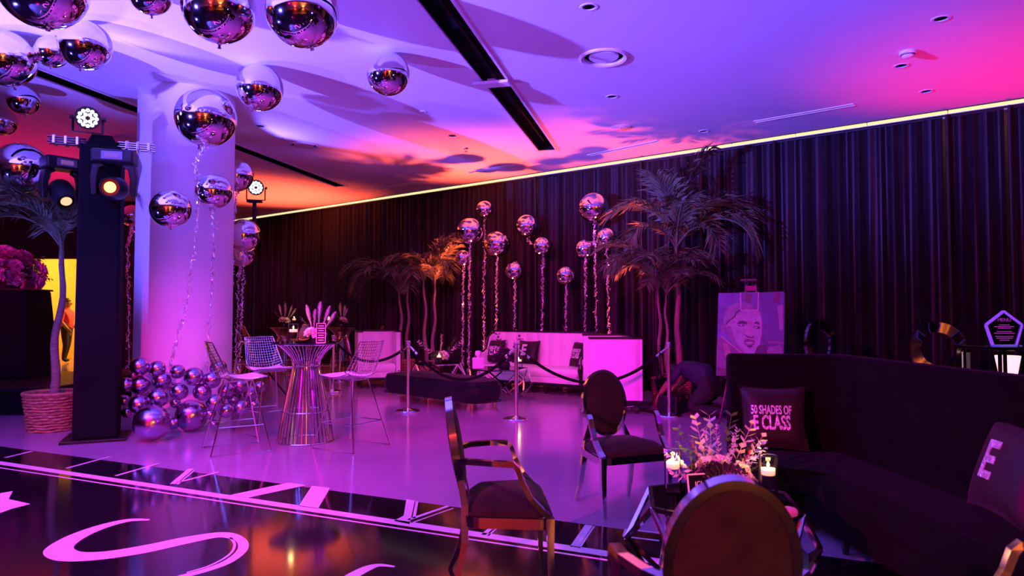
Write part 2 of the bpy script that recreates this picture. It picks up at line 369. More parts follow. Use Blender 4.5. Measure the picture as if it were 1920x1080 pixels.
MB().lathe([(0.062, -0.025), (0.062, -0.048), (0.048, -0.062), (0.03, -0.068), (0, -0.068)], 28, cap=False).build('dome', WHITEPLASTIC, t)
MB().lathe([(0.066, -0.034), (0.066, -0.042)], 28, cap=False).build('grille', BLACKMET, t)
t = thing('sprinkler', 'small sprinkler head in the red ceiling glow', 'sprinkler', G(874, 278, ZC), 0)
MB().lathe([(0.04, 0), (0.036, -0.012), (0.014, -0.014), (0.012, -0.05), (0, -0.05)], 16, cap=False).build('body', STEEL, t); MB().lathe([(0, -0.056), (0.032, -0.056), (0.032, -0.053), (0, -0.053)], 16, cap=False).build('deflector', STEEL, t)
# ---- light cove and wall behind the drape
struct(MB().prism([tuple(DL(-0.35, -0.45))[:2], tuple(DL(1.5, -0.45))[:2], tuple(DL(1.5, -0.55))[:2], tuple(DL(-0.35, -0.55))[:2]], 0, ZC + 0.5).build('wall_back', mat('beige_wall', (0.55, 0.42, 0.26), 0.7, var=0.05), smooth=False))
struct(MB().prism([tuple(DL(-0.35, -0.02))[:2], tuple(DL(1.5, -0.02))[:2], tuple(DL(1.5, -0.46))[:2], tuple(DL(-0.35, -0.46))[:2]], ZC + 0.30, ZC + 0.32).build('trim_1', CEIL, smooth=False))
t = thing('cove_light', 'warm glowing light strip along the top of the drape', 'light strip', DL(0.5, 0, 0), math.atan2(DU.y, DU.x))
LL = (CB - CA).length
for k in range(-8, 15):                                   # metre-long LED profiles end to end
    MB().box(((k - 3) * 1.02, 0.0, 0), (1.0, 0.05, 0.035)).build('led_profile', COVE, t, False).location = (0, -0.13, ZC + 0.012)
for ch in t.children: ch.location = (0, 0.16, ZC + 0.0)
MB().box((0.3, 0.195, ZC + 0.0), (23.6, 0.02, 0.05)).build('carrier', WHITEPLASTIC, t, False)
# ---- other walls
struct(MB().box((16.05, 8, 2.2), (0.1, 34, 4.6)).build('wall_right', DARKWALL, smooth=False))
struct(MB().box((-3, -9.05, 2.2), (38, 0.1, 4.6)).build('wall_front', mat('beige_wall_front', (0.55, 0.42, 0.38), 0.7, var=0.3, vscale=2.0, stretch=(3, 1, 0.2)), smooth=False))  # pale so the added rear lights show in chrome reflections
struct(MB().box((-22.05, 8, 2.2), (0.1, 34, 4.6)).build('wall_left', DARKWALL, smooth=False))
# far left wall with a doorway into a warm lit room
YW = 17.2; dx0, dx1 = AT(62, 600, YW).x, AT(166, 600, YW).x; DH = 2.75
struct(MB().box(((-22 + dx0) / 2, YW + 0.1, ZC / 2), (dx0 + 22, 0.2, ZC)).box(((dx1 - 8.6) / 2, YW + 0.1, ZC / 2), (-8.6 - dx1, 0.2, ZC)).box(((dx0 + dx1) / 2, YW + 0.1, (DH + ZC) / 2), (dx1 - dx0, 0.2, ZC - DH)).build('wall_far', DARKWALL, smooth=False))
OCHRE = mat('ochre_wall', (0.85, 0.52, 0.10), 0.7, var=0.06)
m = MB(); m.box(((dx0 + dx1) / 2, YW + 5.2, 1.6), (6, 0.1, 3.2)); m.box((dx0 - 1.3, YW + 2.7, 1.6), (0.1, 5.0, 3.2)); m.box((dx1 + 1.2, YW + 2.7, 1.6), (0.1, 5.0, 3.2)); m.box(((dx0 + dx1) / 2, YW + 2.7, 3.25), (6, 5.2, 0.1))
struct(m.build('wall_side_room', OCHRE, smooth=False))
for k in range(9): struct(MB().box((dx0 + 0.15 + k * 0.22, YW + 5.1, 1.5), (0.10, 0.06, 3.0)).build('trim_2', mat('ochre_batten', (0.62, 0.36, 0.07), 0.6), smooth=False))
point('side_room_lamp', ((dx0 + dx1) / 2 + 0.3, YW + 2.6, 2.9), (1.0, 0.66, 0.22), 330, 0.15)
m = MB()
for xx in (dx0 - 0.04, dx1 + 0.04): m.box((xx, YW + 0.08, DH / 2), (0.10, 0.28, DH))
m.box(((dx0 + dx1) / 2, YW + 0.08, DH + 0.05), (dx1 - dx0 + 0.18, 0.28, 0.10)); struct(m.build('door_1', DARKWALL, smooth=False))
# ---- white column
cc = Vector((-4.22, 8.80, 0)); CR = 0.575
struct(MB().lathe([(CR, 0), (CR, ZC + 0.01)], 64).build('column', PAINT)).location = cc
# ---- drape: pleated panels hung from a pipe
def drape(t0, t1, label, seed, top=4.08):
    rnd = random.Random(seed); a, b = DL(t0), DL(t1); L = (b - a).length; n = max(16, int(L / 0.022))
    t = thing('drape_panel', label, 'drape', (a + b) / 2, math.atan2(DU.y, DU.x), 'black drape panels')
    ph = [rnd.uniform(0, 6.28) for _ in range(4)]; w = [rnd.uniform(38, 46), rnd.uniform(21, 26), rnd.uniform(60, 75)]
    def fn(u, v):
        x = (u - 0.5) * L; k = 0.35 + 0.65 * min(1, (1 - v) * 1.6 + 0.15)
        y = (0.045 * math.sin(w[0] * x + ph[0] + 0.5 * math.sin(3 * x)) + 0.022 * math.sin(w[1] * x + ph[1]) + 0.012 * math.sin(w[2] * x + ph[2] + v * 2)) * k
        return (x, y, 0.012 + v * (top - 0.012))
    MB().grid(fn, n, 6).build('cloth', DRAPE, t)
    MB().tube([(-L / 2, 0, top + 0.02), (L / 2, 0, top + 0.02)], 0.025, 8).build('pipe', BLACKMET, t)
    MB().tube([(-L / 2, -0.07, 0), (-L / 2, -0.07, top + 0.03)], 0.022, 8).build('upright', BLACKMET, t)
ts = [-0.27, -0.148, -0.025, 0.098, 0.221, 0.344, 0.467, 0.590, 0.713, 0.8357, 0.9565, 0.993, 1.08, 1.2]
DN_ = ['behind the doorway wall', 'hidden behind the tower', 'behind the white column', 'just right of the column, lit red below', 'behind the rear bar tables', 'behind the left group of palms', 'behind the leftmost sofa balloons', 'behind the tallest mirror balloon', 'behind the crown of the tall palm', 'right of the tall palm, behind the portrait', 'narrow, between two bright gaps at the right', 'at the right edge of the picture', 'beyond the right edge']
for i in range(len(ts) - 1):
    g = 0.0016 if 9 <= i <= 11 else 0.0
    drape(ts[i] + (g if i > 9 else 0), ts[i + 1] - (g if i < 12 else 0), 'black pleated drape panel ' + DN_[i], 100 + i)
# ---- dance floor of black gloss vinyl with white printed border and script
O0, O1 = G(0, 838), G(1100, 985); ED = (O1 - O0).normalized(); EN = Vector((ED.y, -ED.x, 0)); EN = -EN if EN.y > 0 else EN
Q = [O0 - ED * 4, O0 + ED * 13.5, O0 + ED * 13.5 + EN * 11, O0 - ED * 4 + EN * 11]
t = thing('dance_floor', 'black gloss dance floor with white printed border and script', 'dance floor', (0, 0, 0))
MB().prism([tuple(p)[:2] for p in Q][::-1], 0.0, 0.006).build('vinyl_sheet', VINYL, t, False)
ZI = 0.006
def inlay(pts, name='inlay'):
    P = [G(x, y, ZI) for x, y in pts]
    a = sum(P[i].x * P[(i + 1) % len(P)].y - P[(i + 1) % len(P)].x * P[i].y for i in range(len(P)))
    if a < 0: P = P[::-1]
    MB().prism([(p.x, p.y) for p in P], ZI - 0.0005, ZI + 0.0012).build(name, INLAY, t, False)
def band(p0, p1, w, off=0.0, ext=0.0):                     # straight printed band of width w metres
    a, b = G(*p0, ZI), G(*p1, ZI); d = (b - a).normalized(); n = Vector((-d.y, d.x, 0)); a = a - d * ext; b = b + d * ext
    P = [a + n * (off - w / 2), b + n * (off - w / 2), b + n * (off + w / 2), a + n * (off + w / 2)]
    MB().prism([(p.x, p.y) for p in P], ZI - 0.0005, ZI + 0.0012).build('inlay', INLAY, t, False)
band((0, 868), (1190, 1046), 0.085, 0, 3.0); band((0, 877), (1190, 1058), 0.018, 0, 3.0)
for p0, p1, w in (((206, 856), (125, 878), .03), ((298, 869), (217, 892), .03), ((358, 879), (325, 907), .05), ((366, 881), (333, 908), .015), ((410, 885), (331, 905), .03),
                  ((944, 970), (906, 1003), .03), ((953, 972), (915, 1005), .012), ((1104, 985), (1076, 1026), .05), ((1114, 987), (1086, 1028), .012), ((765, 975), (840, 949), .03), ((770, 981), (850, 953), .012), ((782, 940), (776, 972), .02),
                  ((60, 846), (10, 858), .03), ((1174, 992), (1240, 1000), .02), ((1170, 1006), (1236, 1014), .02), ((1174, 992), (1170, 1006), .02)):
    band(p0, p1, w)
inlay([(542, 905), (573, 910), (465, 933), (433, 928)]); inlay([(585, 911), (619, 915), (596, 954), (560, 949)])
inlay([(762, 936), (778, 939), (768, 983), (738, 977), (757, 967)])
def script(pts, name):                                     # brush stroke: (x, y, half-width in metres)
    C = [(G(x, y, ZI), w) for x, y, w in pts]
    Ls, Rs = [], []
    fine = []
    for i in range(len(C) - 1):                            # Catmull-Rom
        p0, p1, p2, p3 = C[max(i - 1, 0)], C[i], C[i + 1], C[min(i + 2, len(C) - 1)]
        for k in range(6):
            u = k / 6
            q = 0.5 * ((2 * p1[0]) + (p2[0] - p0[0]) * u + (2 * p0[0] - 5 * p1[0] + 4 * p2[0] - p3[0]) * u * u + (-p0[0] + 3 * p1[0] - 3 * p2[0] + p3[0]) * u ** 3)
            fine.append((q, p1[1] + (p2[1] - p1[1]) * u))
    fine.append(C[-1]); n = len(fine); vs = []; fs = []
    for i, (q, w) in enumerate(fine):
        d = (fine[min(i + 1, n - 1)][0] - fine[max(i - 1, 0)][0]).normalized(); nn = Vector((-d.y, d.x, 0)) * w
        vs += [(q.x + nn.x, q.y + nn.y, ZI + 0.0012), (q.x - nn.x, q.y - nn.y, ZI + 0.0012)]
    fs = [(2 * i, 2 * i + 1, 2 * i + 3, 2 * i + 2) for i in range(n - 1)]
    MB().add(vs, fs).build(name, INLAY, t, False)
script([(280, 975, .012), (240, 976, .035), (190, 988, .05), (140, 1008, .065), (110, 1030, .075), (130, 1043, .075), (190, 1042, .07), (270, 1030, .075), (350, 1013, .07), (415, 1003, .05), (450, 1012, .03), (455, 1030, .03), (430, 1052, .03), (390, 1068, .028), (330, 1084, .025), (260, 1100, .02)], 'script_letter')
script([(432, 1008, .008), (440, 1022, .008), (430, 1040, .008), (395, 1060, .008), (350, 1074, .008)], 'script_letter')
script([(740, 1063, .008), (712, 1060, .02), (688, 1066, .035), (655, 1084, .04), (620, 1112, .04)], 'script_letter')
inlay([(0, 925), (24, 921), (16, 936), (57, 945), (22, 954), (0, 962)], 'script_letter')
# ================================================================ mirror balloons
def orb_mesh():
    m = MB(); n, k = 56, 28
    def fn(u, v):
        a = 2 * PI * u; th = PI * (0.004 + 0.992 * v)
        seam = abs(math.cos(2 * a)) ** 24                       # four foil gores meet in raised seams
        r = math.sin(th) * (1 - 0.014 * (1 - seam)) ; z = -math.cos(th)
        z *= 0.97 - 0.02 * seam
        return (r * math.cos(a), r * math.sin(a), z)
    m.grid(fn, n, k, wrap=True)
    return m.mesh('foil_body')
ORB = orb_mesh()
NECK = MB().lathe([(0.10, -0.955), (0.05, -0.99), (0.035, -1.04), (0.06, -1.10), (0.05, -1.105), (0.0, -1.06)], 12, cap=False).mesh('neck')
def tinsel(path, seed, width=0.018, dens=0.011):
    """a tail of little foil strips twisting every way along a path"""
    rnd = random.Random(seed); m = MB(); path = [Vector(p) for p in path]
    L = sum((path[i + 1] - path[i]).length for i in range(len(path) - 1)); n = int(L / dens); seg = L / (len(path) - 1)
    for i in range(n):
        s = (i + rnd.random()) / n * (len(path) - 1); j = min(int(s), len(path) - 2); p = path[j].lerp(path[j + 1], s - j)
        p = p + Vector((rnd.gauss(0, width * .55), rnd.gauss(0, width * .55), 0))
        E = Euler((rnd.gauss(0, 0.5), rnd.gauss(0, 0.5), rnd.uniform(0, 6.28))).to_matrix(); w, h = rnd.uniform(0.004, 0.008), rnd.uniform(0.014, 0.034)
        q = [p + E @ Vector(c) for c in ((-w, 0, -h), (w, 0, -h), (w * .8, w * .5, 0), (w, 0, h), (-w, 0, h), (-w * .8, w * .5, 0))]
        m.add(q, [(0, 1, 2, 5), (5, 2, 3, 4)])
    return m
def orb(px, py, rp, R, label, group, tail=None, Y=None, tw=0.018, tilt=None):
    Y = Y or F * R / rp; c = AT(px, py, Y); rnd = random.Random(px * 7 + py)
    t = thing('mirror_balloon', label, 'balloon', c, 0, group)
    b = link('foil_body', ORB, FOIL, t); b.scale = (R,) * 3; b.rotation_euler = (rnd.uniform(-.25, .25), rnd.uniform(-.25, .25), rnd.uniform(0, 1.57))
    n = link('neck', NECK, FOIL, t); n.scale = (R,) * 3; n.rotation_euler = b.rotation_euler
    if tail:
        pts = [Vector((0, 0, -R))] + [AT(x, y, yy) - c for x, y, yy in tail]
        fine = []
        for i in range(len(pts) - 1):
            for k in range(8): fine.append(pts[i].lerp(pts[i + 1], k / 8))
        fine.append(pts[-1])
        tinsel(fine, px, tw).build('tinsel_tail', TINSEL, t, False)
        MB().tube(fine, 0.0015, 4).build('string', STEEL, t)
    return t
GC = 'mirror balloons floating against the ceiling'
for px, py, rp, lb in ((80, -25, 92, 'largest mirror balloon in the top left corner'), (160, 85, 55, 'mirror balloon below the corner balloon, overlapping its lower right'), (12, 110, 60, 'mirror balloon cut by the left edge, under the corner balloon'),
                       (97, 97, 38, 'mirror balloon half hidden behind two others at upper left'), (44, 187, 34, 'smaller mirror balloon near the left edge with bright right rim'), (3, 228, 31, 'lowest small mirror balloon at the left edge'),
                       (282, -12, 52, 'mirror balloon cut by the top edge, left of the big pair'), (411, 14, 79, 'left one of the two big mirror balloons at the top'), (567, 21, 80, 'right one of the two big mirror balloons at the top'),
                       (487, 165, 50, 'mirror balloon floating below the big pair, left of the lone one'), (728, 139, 48, 'lone mirror balloon nearest the long ceiling slot')):
    R = (ZC - H) / ((585 - py) / rp + 1)
    Y = F * R / rp; z = AT(px, py, Y).z; R *= (ZC - 0.01 - z) / R if z + R > ZC - 0.01 else 1
    orb(px, py, rp, R, lb, GC, Y=Y)
GM = 'mirror balloons on tinsel tails round the white column'
orb(386, 221, 56, 0.33, 'biggest mirror balloon in front of the top of the column', GM, [(368, 300, 7.42), (372, 400, 7.44), (352, 560, 7.5), (330, 640, 7.6), (318, 690, 7.72)])
orb(320, 392, 37, 0.215, 'mirror balloon in front of the left half of the column', GM)
orb(400, 359, 34, 0.215, 'mirror balloon in front of the right half of the column', GM, [(401, 420, 8.1), (398, 520, 8.1), (392, 620, 8.1), (388, 694, 8.1)])
orb(444, 329, 31, 0.24, 'mirror balloon at the column edge below the blue lamp', GM, [(440, 400, 9.85), (436, 500, 9.8), (432, 600, 9.7), (430, 700, 9.5)])
orb(457, 441, 31, 0.23, 'mirror balloon right of the column, upper of two', GM, [(456, 500, 9.5), (452, 600, 9.5), (448, 705, 9.4)])
orb(452, 474, 27, 0.215, 'mirror balloon right of the column, half hidden behind another', GM, [(447, 520, 10.15), (444, 620, 10.1), (441, 700, 10.0)])
orb(40, 315, 48, 0.30, 'mirror balloon above the potted palm at the left edge', GM)
orb(241, 270, 28, 0.24, 'mirror balloon behind the lamp tower and column', GM)
orb(249, 405, 21, 0.20, 'small mirror balloon in the gap between tower and column', GM, [(240, 460, 12.2), (240, 560, 12.2), (242, 690, 12.0)], tw=0.035)
orb(262, 420, 20, 0.20, 'small mirror balloon peeking from behind the column edge', GM, [(258, 460, 12.6), (256, 560, 12.6), (257, 690, 12.5)], tw=0.035)
GS = 'mirror balloons standing on tinsel tails behind the white sofa'
for px, py, rp, Y, ty, lb in ((909, 393, 17, 13.2, 640, 'highest small mirror balloon of the left sofa group'), (881, 433, 25, 12.75, 668, 'large mirror balloon left of the sofa group'), (932, 458, 26, 12.6, 640, 'largest mirror balloon above the left pillow'),
                              (869, 484, 16, 13.0, 668, 'small lowest mirror balloon at the far left of the sofa group'), (990, 424, 24, 13.3, 470, 'mirror balloon above the middle of the sofa, without a visible tail'), (1018, 462, 19, 12.6, 640, 'mirror balloon over the middle of the sofa on a thin tail'),
                              (966, 508, 19, 12.5, 640, 'low mirror balloon right above the sofa back at its left'), (1062, 517, 20, 12.3, 640, 'low mirror balloon right above the sofa back at its right'), (1114, 390, 30, 11.9, 655, 'tallest and largest mirror balloon of the sofa group'),
                              (1098, 467, 20, 12.2, 655, 'mirror balloon just left of the tallest tail'), (1138, 446, 20, 11.7, 655, 'mirror balloon nearest the red lit palm fronds')):
    kk = (px - 960) / F
    if 890 < px < 1130: Y = max(Y, (0.47 + 0.2365 + 10.17) / (0.55 * kk + 0.83))      # clear of the sofa back
    R = rp * Y / F
    tl = [(px + (2 if px > 1100 else -1), (py + ty) / 2, Y), (px + (4 if px > 1100 else -2), ty, Y), (px + (5 if px > 1100 else -2), 585 + 1.37 * F / Y, Y)] if ty > 500 else [(px + 6, py + rp + 10, Y)]
    orb(px, py, rp, R, lb, GS, tl, Y=Y, tw=0.022)
    if ty > 500:
        b = AT(px, 600, Y); kx = AT(tl[-1][0], tl[-1][1], Y)
        t = thing('balloon_weight', 'foil weight on the floor holding the tail of: ' + lb.split(',')[0], 'balloon weight', (kx.x, Y, 0), 0, 'balloon weights behind the sofa')
        t['label'] = 'small foil weight under the ' + lb.split(',')[0].replace('mirror ', '').replace('right above the ', 'above ')
        MB().lathe([(0.05, 0), (0.055, 0.02), (0.03, 0.05), (0.008, 0.06), (0, 0.06)], 12).build('weight', TINSEL, t); MB().lathe([(0.02, 0.055), (0.03, 0.075), (0.02, 0.075)], 8, cap=False).build('ruffle', TINSEL, t)
# ---------------------------------------------------------------- chrome latex balloons heaped at the column foot
def latex_mesh():
    def fn(u, v):
        a = 2 * PI * u; th = PI * (0.01 + 0.98 * v); z = -math.cos(th); r = math.sin(th)
        if z < 0: z *= 1.10; r *= 1 - 0.05 * abs(z)
        return (r * math.cos(a), r * math.sin(a), z)
    return MB().grid(fn, 28, 18, wrap=True).mesh('latex_body')
LBODY = latex_mesh(); LKNOT = MB().lathe([(0.03, -1.08), (0.05, -1.13), (0.03, -1.15), (0.07, -1.20), (0.0, -1.17)], 10, cap=False).mesh('knot')
heap = [(262, 687, 18), (295, 692, 16), (333, 697, 14), (363, 706, 18), (397, 712, 17), (409, 690, 16), (236, 721, 14), (263, 722, 19), (304, 713, 18), (336, 734, 17), (379, 735, 17), (424, 733, 16), (451, 723, 16), (469, 738, 15), (233, 751, 11),
        (260, 758, 18), (296, 746, 19), (329, 756, 10), (402, 755, 16), (437, 749, 11), (424, 770, 14), (452, 765, 16), (476, 758, 13), (285, 792, 34), (359, 778, 30), (324, 794, 12), (394, 776, 11), (487, 725, 11), (238, 773, 11), (438, 712, 13), (252, 705, 12), (320, 722, 10), (400, 795, 9)]
HL = ['topmost', 'second in the top row', 'third in the top row', 'fourth in the top row', 'fifth in the top row', 'set back above the fifth of the top row', 'leftmost, half behind the tower', 'large, under the topmost one', 'under the second of the top row', 'in the middle row below the third',
      'in the middle row below the fourth', 'seen between the stool legs, upper left', 'seen under the wire stool seat', 'right of the one under the stool seat', 'tiny, by the tower edge in the third row', 'third row left, above the biggest', 'third row, right above the biggest one', 'tiny, between the two biggest ones above', 'behind the near stool leg', 'tiny, seen through the stool frame', 'low, touching the near stool leg', 'low, inside the stool frame', 'low right, at the rear stool leg', 'biggest, lying in front at the left', 'second biggest, lying in front at the right', 'tiny, between the two biggest at the floor', 'tiny, just right of the second biggest', 'far right, behind the stool frame', 'tiny, low beside the tower', 'tucked behind the stool seat edge', 'small, wedged below the topmost', 'small, wedged in the middle', 'tiny, on the floor at the heap edge']
for i, ((px, py, rp), lb) in enumerate(zip(heap, HL)):
    rnd = random.Random(i)
    if rp >= 30: Y = F * H / (py + rp - 585)
    else:
        Y = 7.72 + (0.0 if py > 735 else 0.12) + 0.06 * (i % 3) + max(0, (px - 405) / 80) * 0.75
        if rp < 13: Y += 0.16
    R = rp * Y / F * 0.97; c = AT(px, py, Y)
    if rp >= 30: c.z = R * 1.02
    c.z = max(c.z, R + 0.01)
    t = thing('chrome_balloon', 'purple chrome latex balloon in the heap, ' + lb, 'balloon', c, 0, 'chrome balloons heaped round the column foot')
    inward = (cc + Vector((0.1, 0, 0.25)) - c).normalized(); q = (-inward).to_track_quat('Z', 'Y').to_euler()
    for nm, me in (('latex_body', LBODY), ('knot', LKNOT)):
        o = link(nm, me, LATEX, t); o.scale = (R,) * 3; o.rotation_euler = q
# ================================================================ lamp tower
tw = thing('lamp_tower', 'tall black fabric covered lamp tower in front of the column', 'lighting tower', (-4.60, 7.62, 0), math.radians(24))
TS, TH = 0.40, 3.24
MB().prism([(-TS / 2 - .01, -TS / 2 - .01), (TS / 2 + .01, -TS / 2 - .01), (TS / 2 + .01, TS / 2 + .01), (-TS / 2 - .01, TS / 2 + .01)], 0.03, TH, top=[(-TS / 2, -TS / 2), (TS / 2, -TS / 2), (TS / 2, TS / 2), (-TS / 2, TS / 2)]).build('fabric_sleeve', BLACKFAB, tw, False, 0.02)
MB().box((0, 0, 0.015), (0.62, 0.62, 0.03)).build('base_plate', BLACKMET, tw, False, 0.004)
MB().prism([(-.15, -.15), (.15, -.15), (.15, .15), (-.15, .15)], TH, TH + 0.13, top=[(-.10, -.10), (.10, -.10), (.10, .10), (-.10, .10)]).build('top_cap', BLACKFAB, tw, False, 0.01)
for s in (-1, 1):
    for dz in (0.0, 0.05):
        for dy in (-0.06, 0.06):
            MB().tube([(s * 0.15, dy, TH + 0.02 + dz), (s * 0.52, dy, TH + 0.02 + dz)], 0.012, 8).build('arm_tube', STEEL, tw)
    for k in range(3):
        MB().box((s * (0.24 + 0.11 * k), 0, TH + 0.045), (0.035, 0.16, 0.10)).build('clamp', STEEL, tw, False, 0.008)
def par_lamp(loc, target, label, up=0.22):
    t = thing('led_par', label, 'stage lamp', loc); d = (Vector(target) - Vector(loc)).normalized(); M = d.to_track_quat('Z', 'Y').to_matrix().to_4x4()
    MB().lathe([(0.0, -0.20), (0.09, -0.20), (0.10, -0.16), (0.105, 0.0), (0.125, 0.015), (0.125, 0.04), (0.112, 0.04), (0.112, 0.02)], 28, M, cap=False).build('housing', BLACKMET, t)
    ln = MB().lathe([(0, 0.018), (0.111, 0.018)], 28, M, cap=False).build('lens_plate', BLACKGLOSS, t)
    k = 0
    for r, n in ((0.0, 1), (0.042, 6), (0.084, 12)):
        for j in range(n):
            if r == 0: continue
            a = 2 * PI * j / n; MB().ball((r * math.cos(a), r * math.sin(a), 0.022), (0.0205, 0.0205, 0.012), 10, 6, M).build('led', LEDWHITE, ln)
    x = M.to_3x3() @ Vector((1, 0, 0)); x.z = 0; x.normalize()
    for s in (-1, 1):
        MB().tube([x * s * 0.14, x * s * 0.14 + Vector((0, 0, -up))], 1.0, flat=(0.035, 0.008)).build('yoke_arm', BLACKMET, t, False)
        MB().lathe([(0.02, 0), (0.022, 0.03), (0, 0.03)], 10, Matrix.Translation(x * s * 0.14) @ (x * s).to_track_quat('Z', 'Y').to_matrix().to_4x4()).build('knob', BLACKMET, t)
    MB().tube([x * -0.14 + Vector((0, 0, -up)), x * 0.14 + Vector((0, 0, -up))], 1.0, flat=(0.035, 0.01)).build('yoke_foot', BLACKMET, t, False)
    return t
pl = AT(165, 222, 7.45); par_lamp(pl, (-1.2, 0.4, 2.6), 'blue-white LED lamp glowing on top of the tower', pl.z - TH - 0.135)
p2 = AT(480, 352, 11.0); par_lamp(p2, (-1.5, 2.0, 2.8), 'blue-white LED lamp glowing behind the column edge', 0.2)
t = thing('lamp_stand', 'black pole stand carrying the lamp behind the column', 'lamp stand', (p2.x - 0.02, p2.y, 0))
MB().tube([(0, 0, 0.3), (0, 0, p2.z - 0.20)], 0.03, 10).build('pole', BLACKMET, t); MB().box((0, 0, p2.z - 0.225), (0.22, 0.12, 0.03)).build('mount', BLACKMET, t, False)
for k in range(3):
    a = k * 2.094 + 0.5; MB().tube([(0, 0, 0.75), (0.55 * math.cos(a), 0.55 * math.sin(a), 0.015)], 0.014, 6).build('leg', BLACKMET, t)
def moving_head(loc, rz, lens, label, tilt):
    t = thing('moving_head', label, 'stage lamp', loc, rz)
    b = MB().box((0, 0, -0.07), (0.40, 0.27, 0.14)).build('base', BLACKMET, t, False, 0.02)
    MB().box((0, -0.138, -0.07), (0.20, 0.006, 0.085)).build('display_frame', mat('grey_trim', (0.16, 0.16, 0.2), 0.4), b, False); MB().box((0, -0.142, -0.07), (0.13, 0.004, 0.05)).build('display', mat('display', (0.06, 0.05, 0.10), 0.15, emit=(0.7, 0.25, 0.9), estr=0.25), b, False)
    for s in (-1, 1):
        MB().tube([(s * 0.10, 0, -0.14), (s * 0.17, 0, -0.18), (s * 0.19, 0, -0.30), (s * 0.18, 0, -0.48)], [1, 1.1, 1, 0.75], flat=(0.12, 0.07)).build('yoke_arm', BLACKMET, t, True, 0.01)
    M = Matrix.Translation((0, 0, -0.40)) @ Matrix.Rotation(tilt, 4, 'X')
    h = MB().lathe([(0, 0.17), (0.08, 0.165), (0.12, 0.10), (0.13, 0.0), (0.115, -0.12), (0.10, -0.20), (0.092, -0.20), (0.088, -0.17)], 24, M, cap=False).build('head', BLACKMET, t)
    MB().lathe([(0, -0.172), (0.088, -0.172)], 24, M, cap=False).build('lens_ring', BLACKGLOSS, h); MB().ball((0, 0, -0.178), (0.058, 0.058, 0.02), 18, 8, M).build('lens', lens, h)
    for s in (-1, 1): MB().lathe([(0.02, -0.02), (0.02, 0.0), (0, 0.0)], 8, Matrix.Translation((s * 0.12, 0, 0.0))).build('bracket', STEEL, t)
    return t
hr = AT(216, 284, 7.30); moving_head((hr.x, hr.y, hr.z), 0.30, AMBER, 'moving head lamp with a glowing amber lens, right of the tower', math.radians(-84))
hl = AT(118, 297, 7.85); moving_head((hl.x, hl.y, hl.z), 0.9, emis('dim_amber_lens', (1, .6, .35), 1.2), 'dark moving head lamp hanging left of the tower', math.radians(-50))
spot('amber_beam', (hr.x - 0.02, 7.05, hr.z - 0.42), (0.5, 0.0, 0.6), (1, .45, .15), 60, 30, 0.5, 0.05)
# ================================================================ armchairs: oval back, chrome frame, black velvet
def rounded(poly, rad, n=5):
    out = []; k = len(poly)
    for i in range(k):
        p = Vector(poly[i]); a = (Vector(poly[i - 1]) - p); b = (Vector(poly[(i + 1) % k]) - p); r = min(rad, a.length * .45, b.length * .45)
        A = p + a.normalized() * r; B = p + b.normalized() * r
        for j in range(n + 1):
            u = j / n; out.append(tuple((A * (1 - u) ** 2 + p * 2 * u * (1 - u) + B * u * u)))
    return out
def cushion(m, poly, z0, z1, puff=0.03, rings=5):
    """soft slab: sides bulge, top domes"""
    c = Vector((sum(p[0] for p in poly) / len(poly), sum(p[1] for p in poly) / len(poly))); n = len(poly); vs = []; fs = []
    prof = [(0.95, z0), (1.0, z0 + (z1 - z0) * .3), (1.0, z0 + (z1 - z0) * .7), (0.95, z1), (0.75, z1 + puff * .6), (0.4, z1 + puff * .95)]
    for s, z in prof:
        for p in poly: vs.append((c.x + (p[0] - c.x) * s, c.y + (p[1] - c.y) * s, z))
    for i in range(len(prof) - 1): fs += [(i * n + j, i * n + (j + 1) % n, (i + 1) * n + (j + 1) % n, (i + 1) * n + j) for j in range(n)]
    vs.append((c.x, c.y, z1 + puff)); e = len(vs) - 1; b = (len(prof) - 1) * n
    fs += [(b + j, b + (j + 1) % n, e) for j in range(n)] + [tuple(range(n - 1, -1, -1))]
    return m.add(vs, fs)
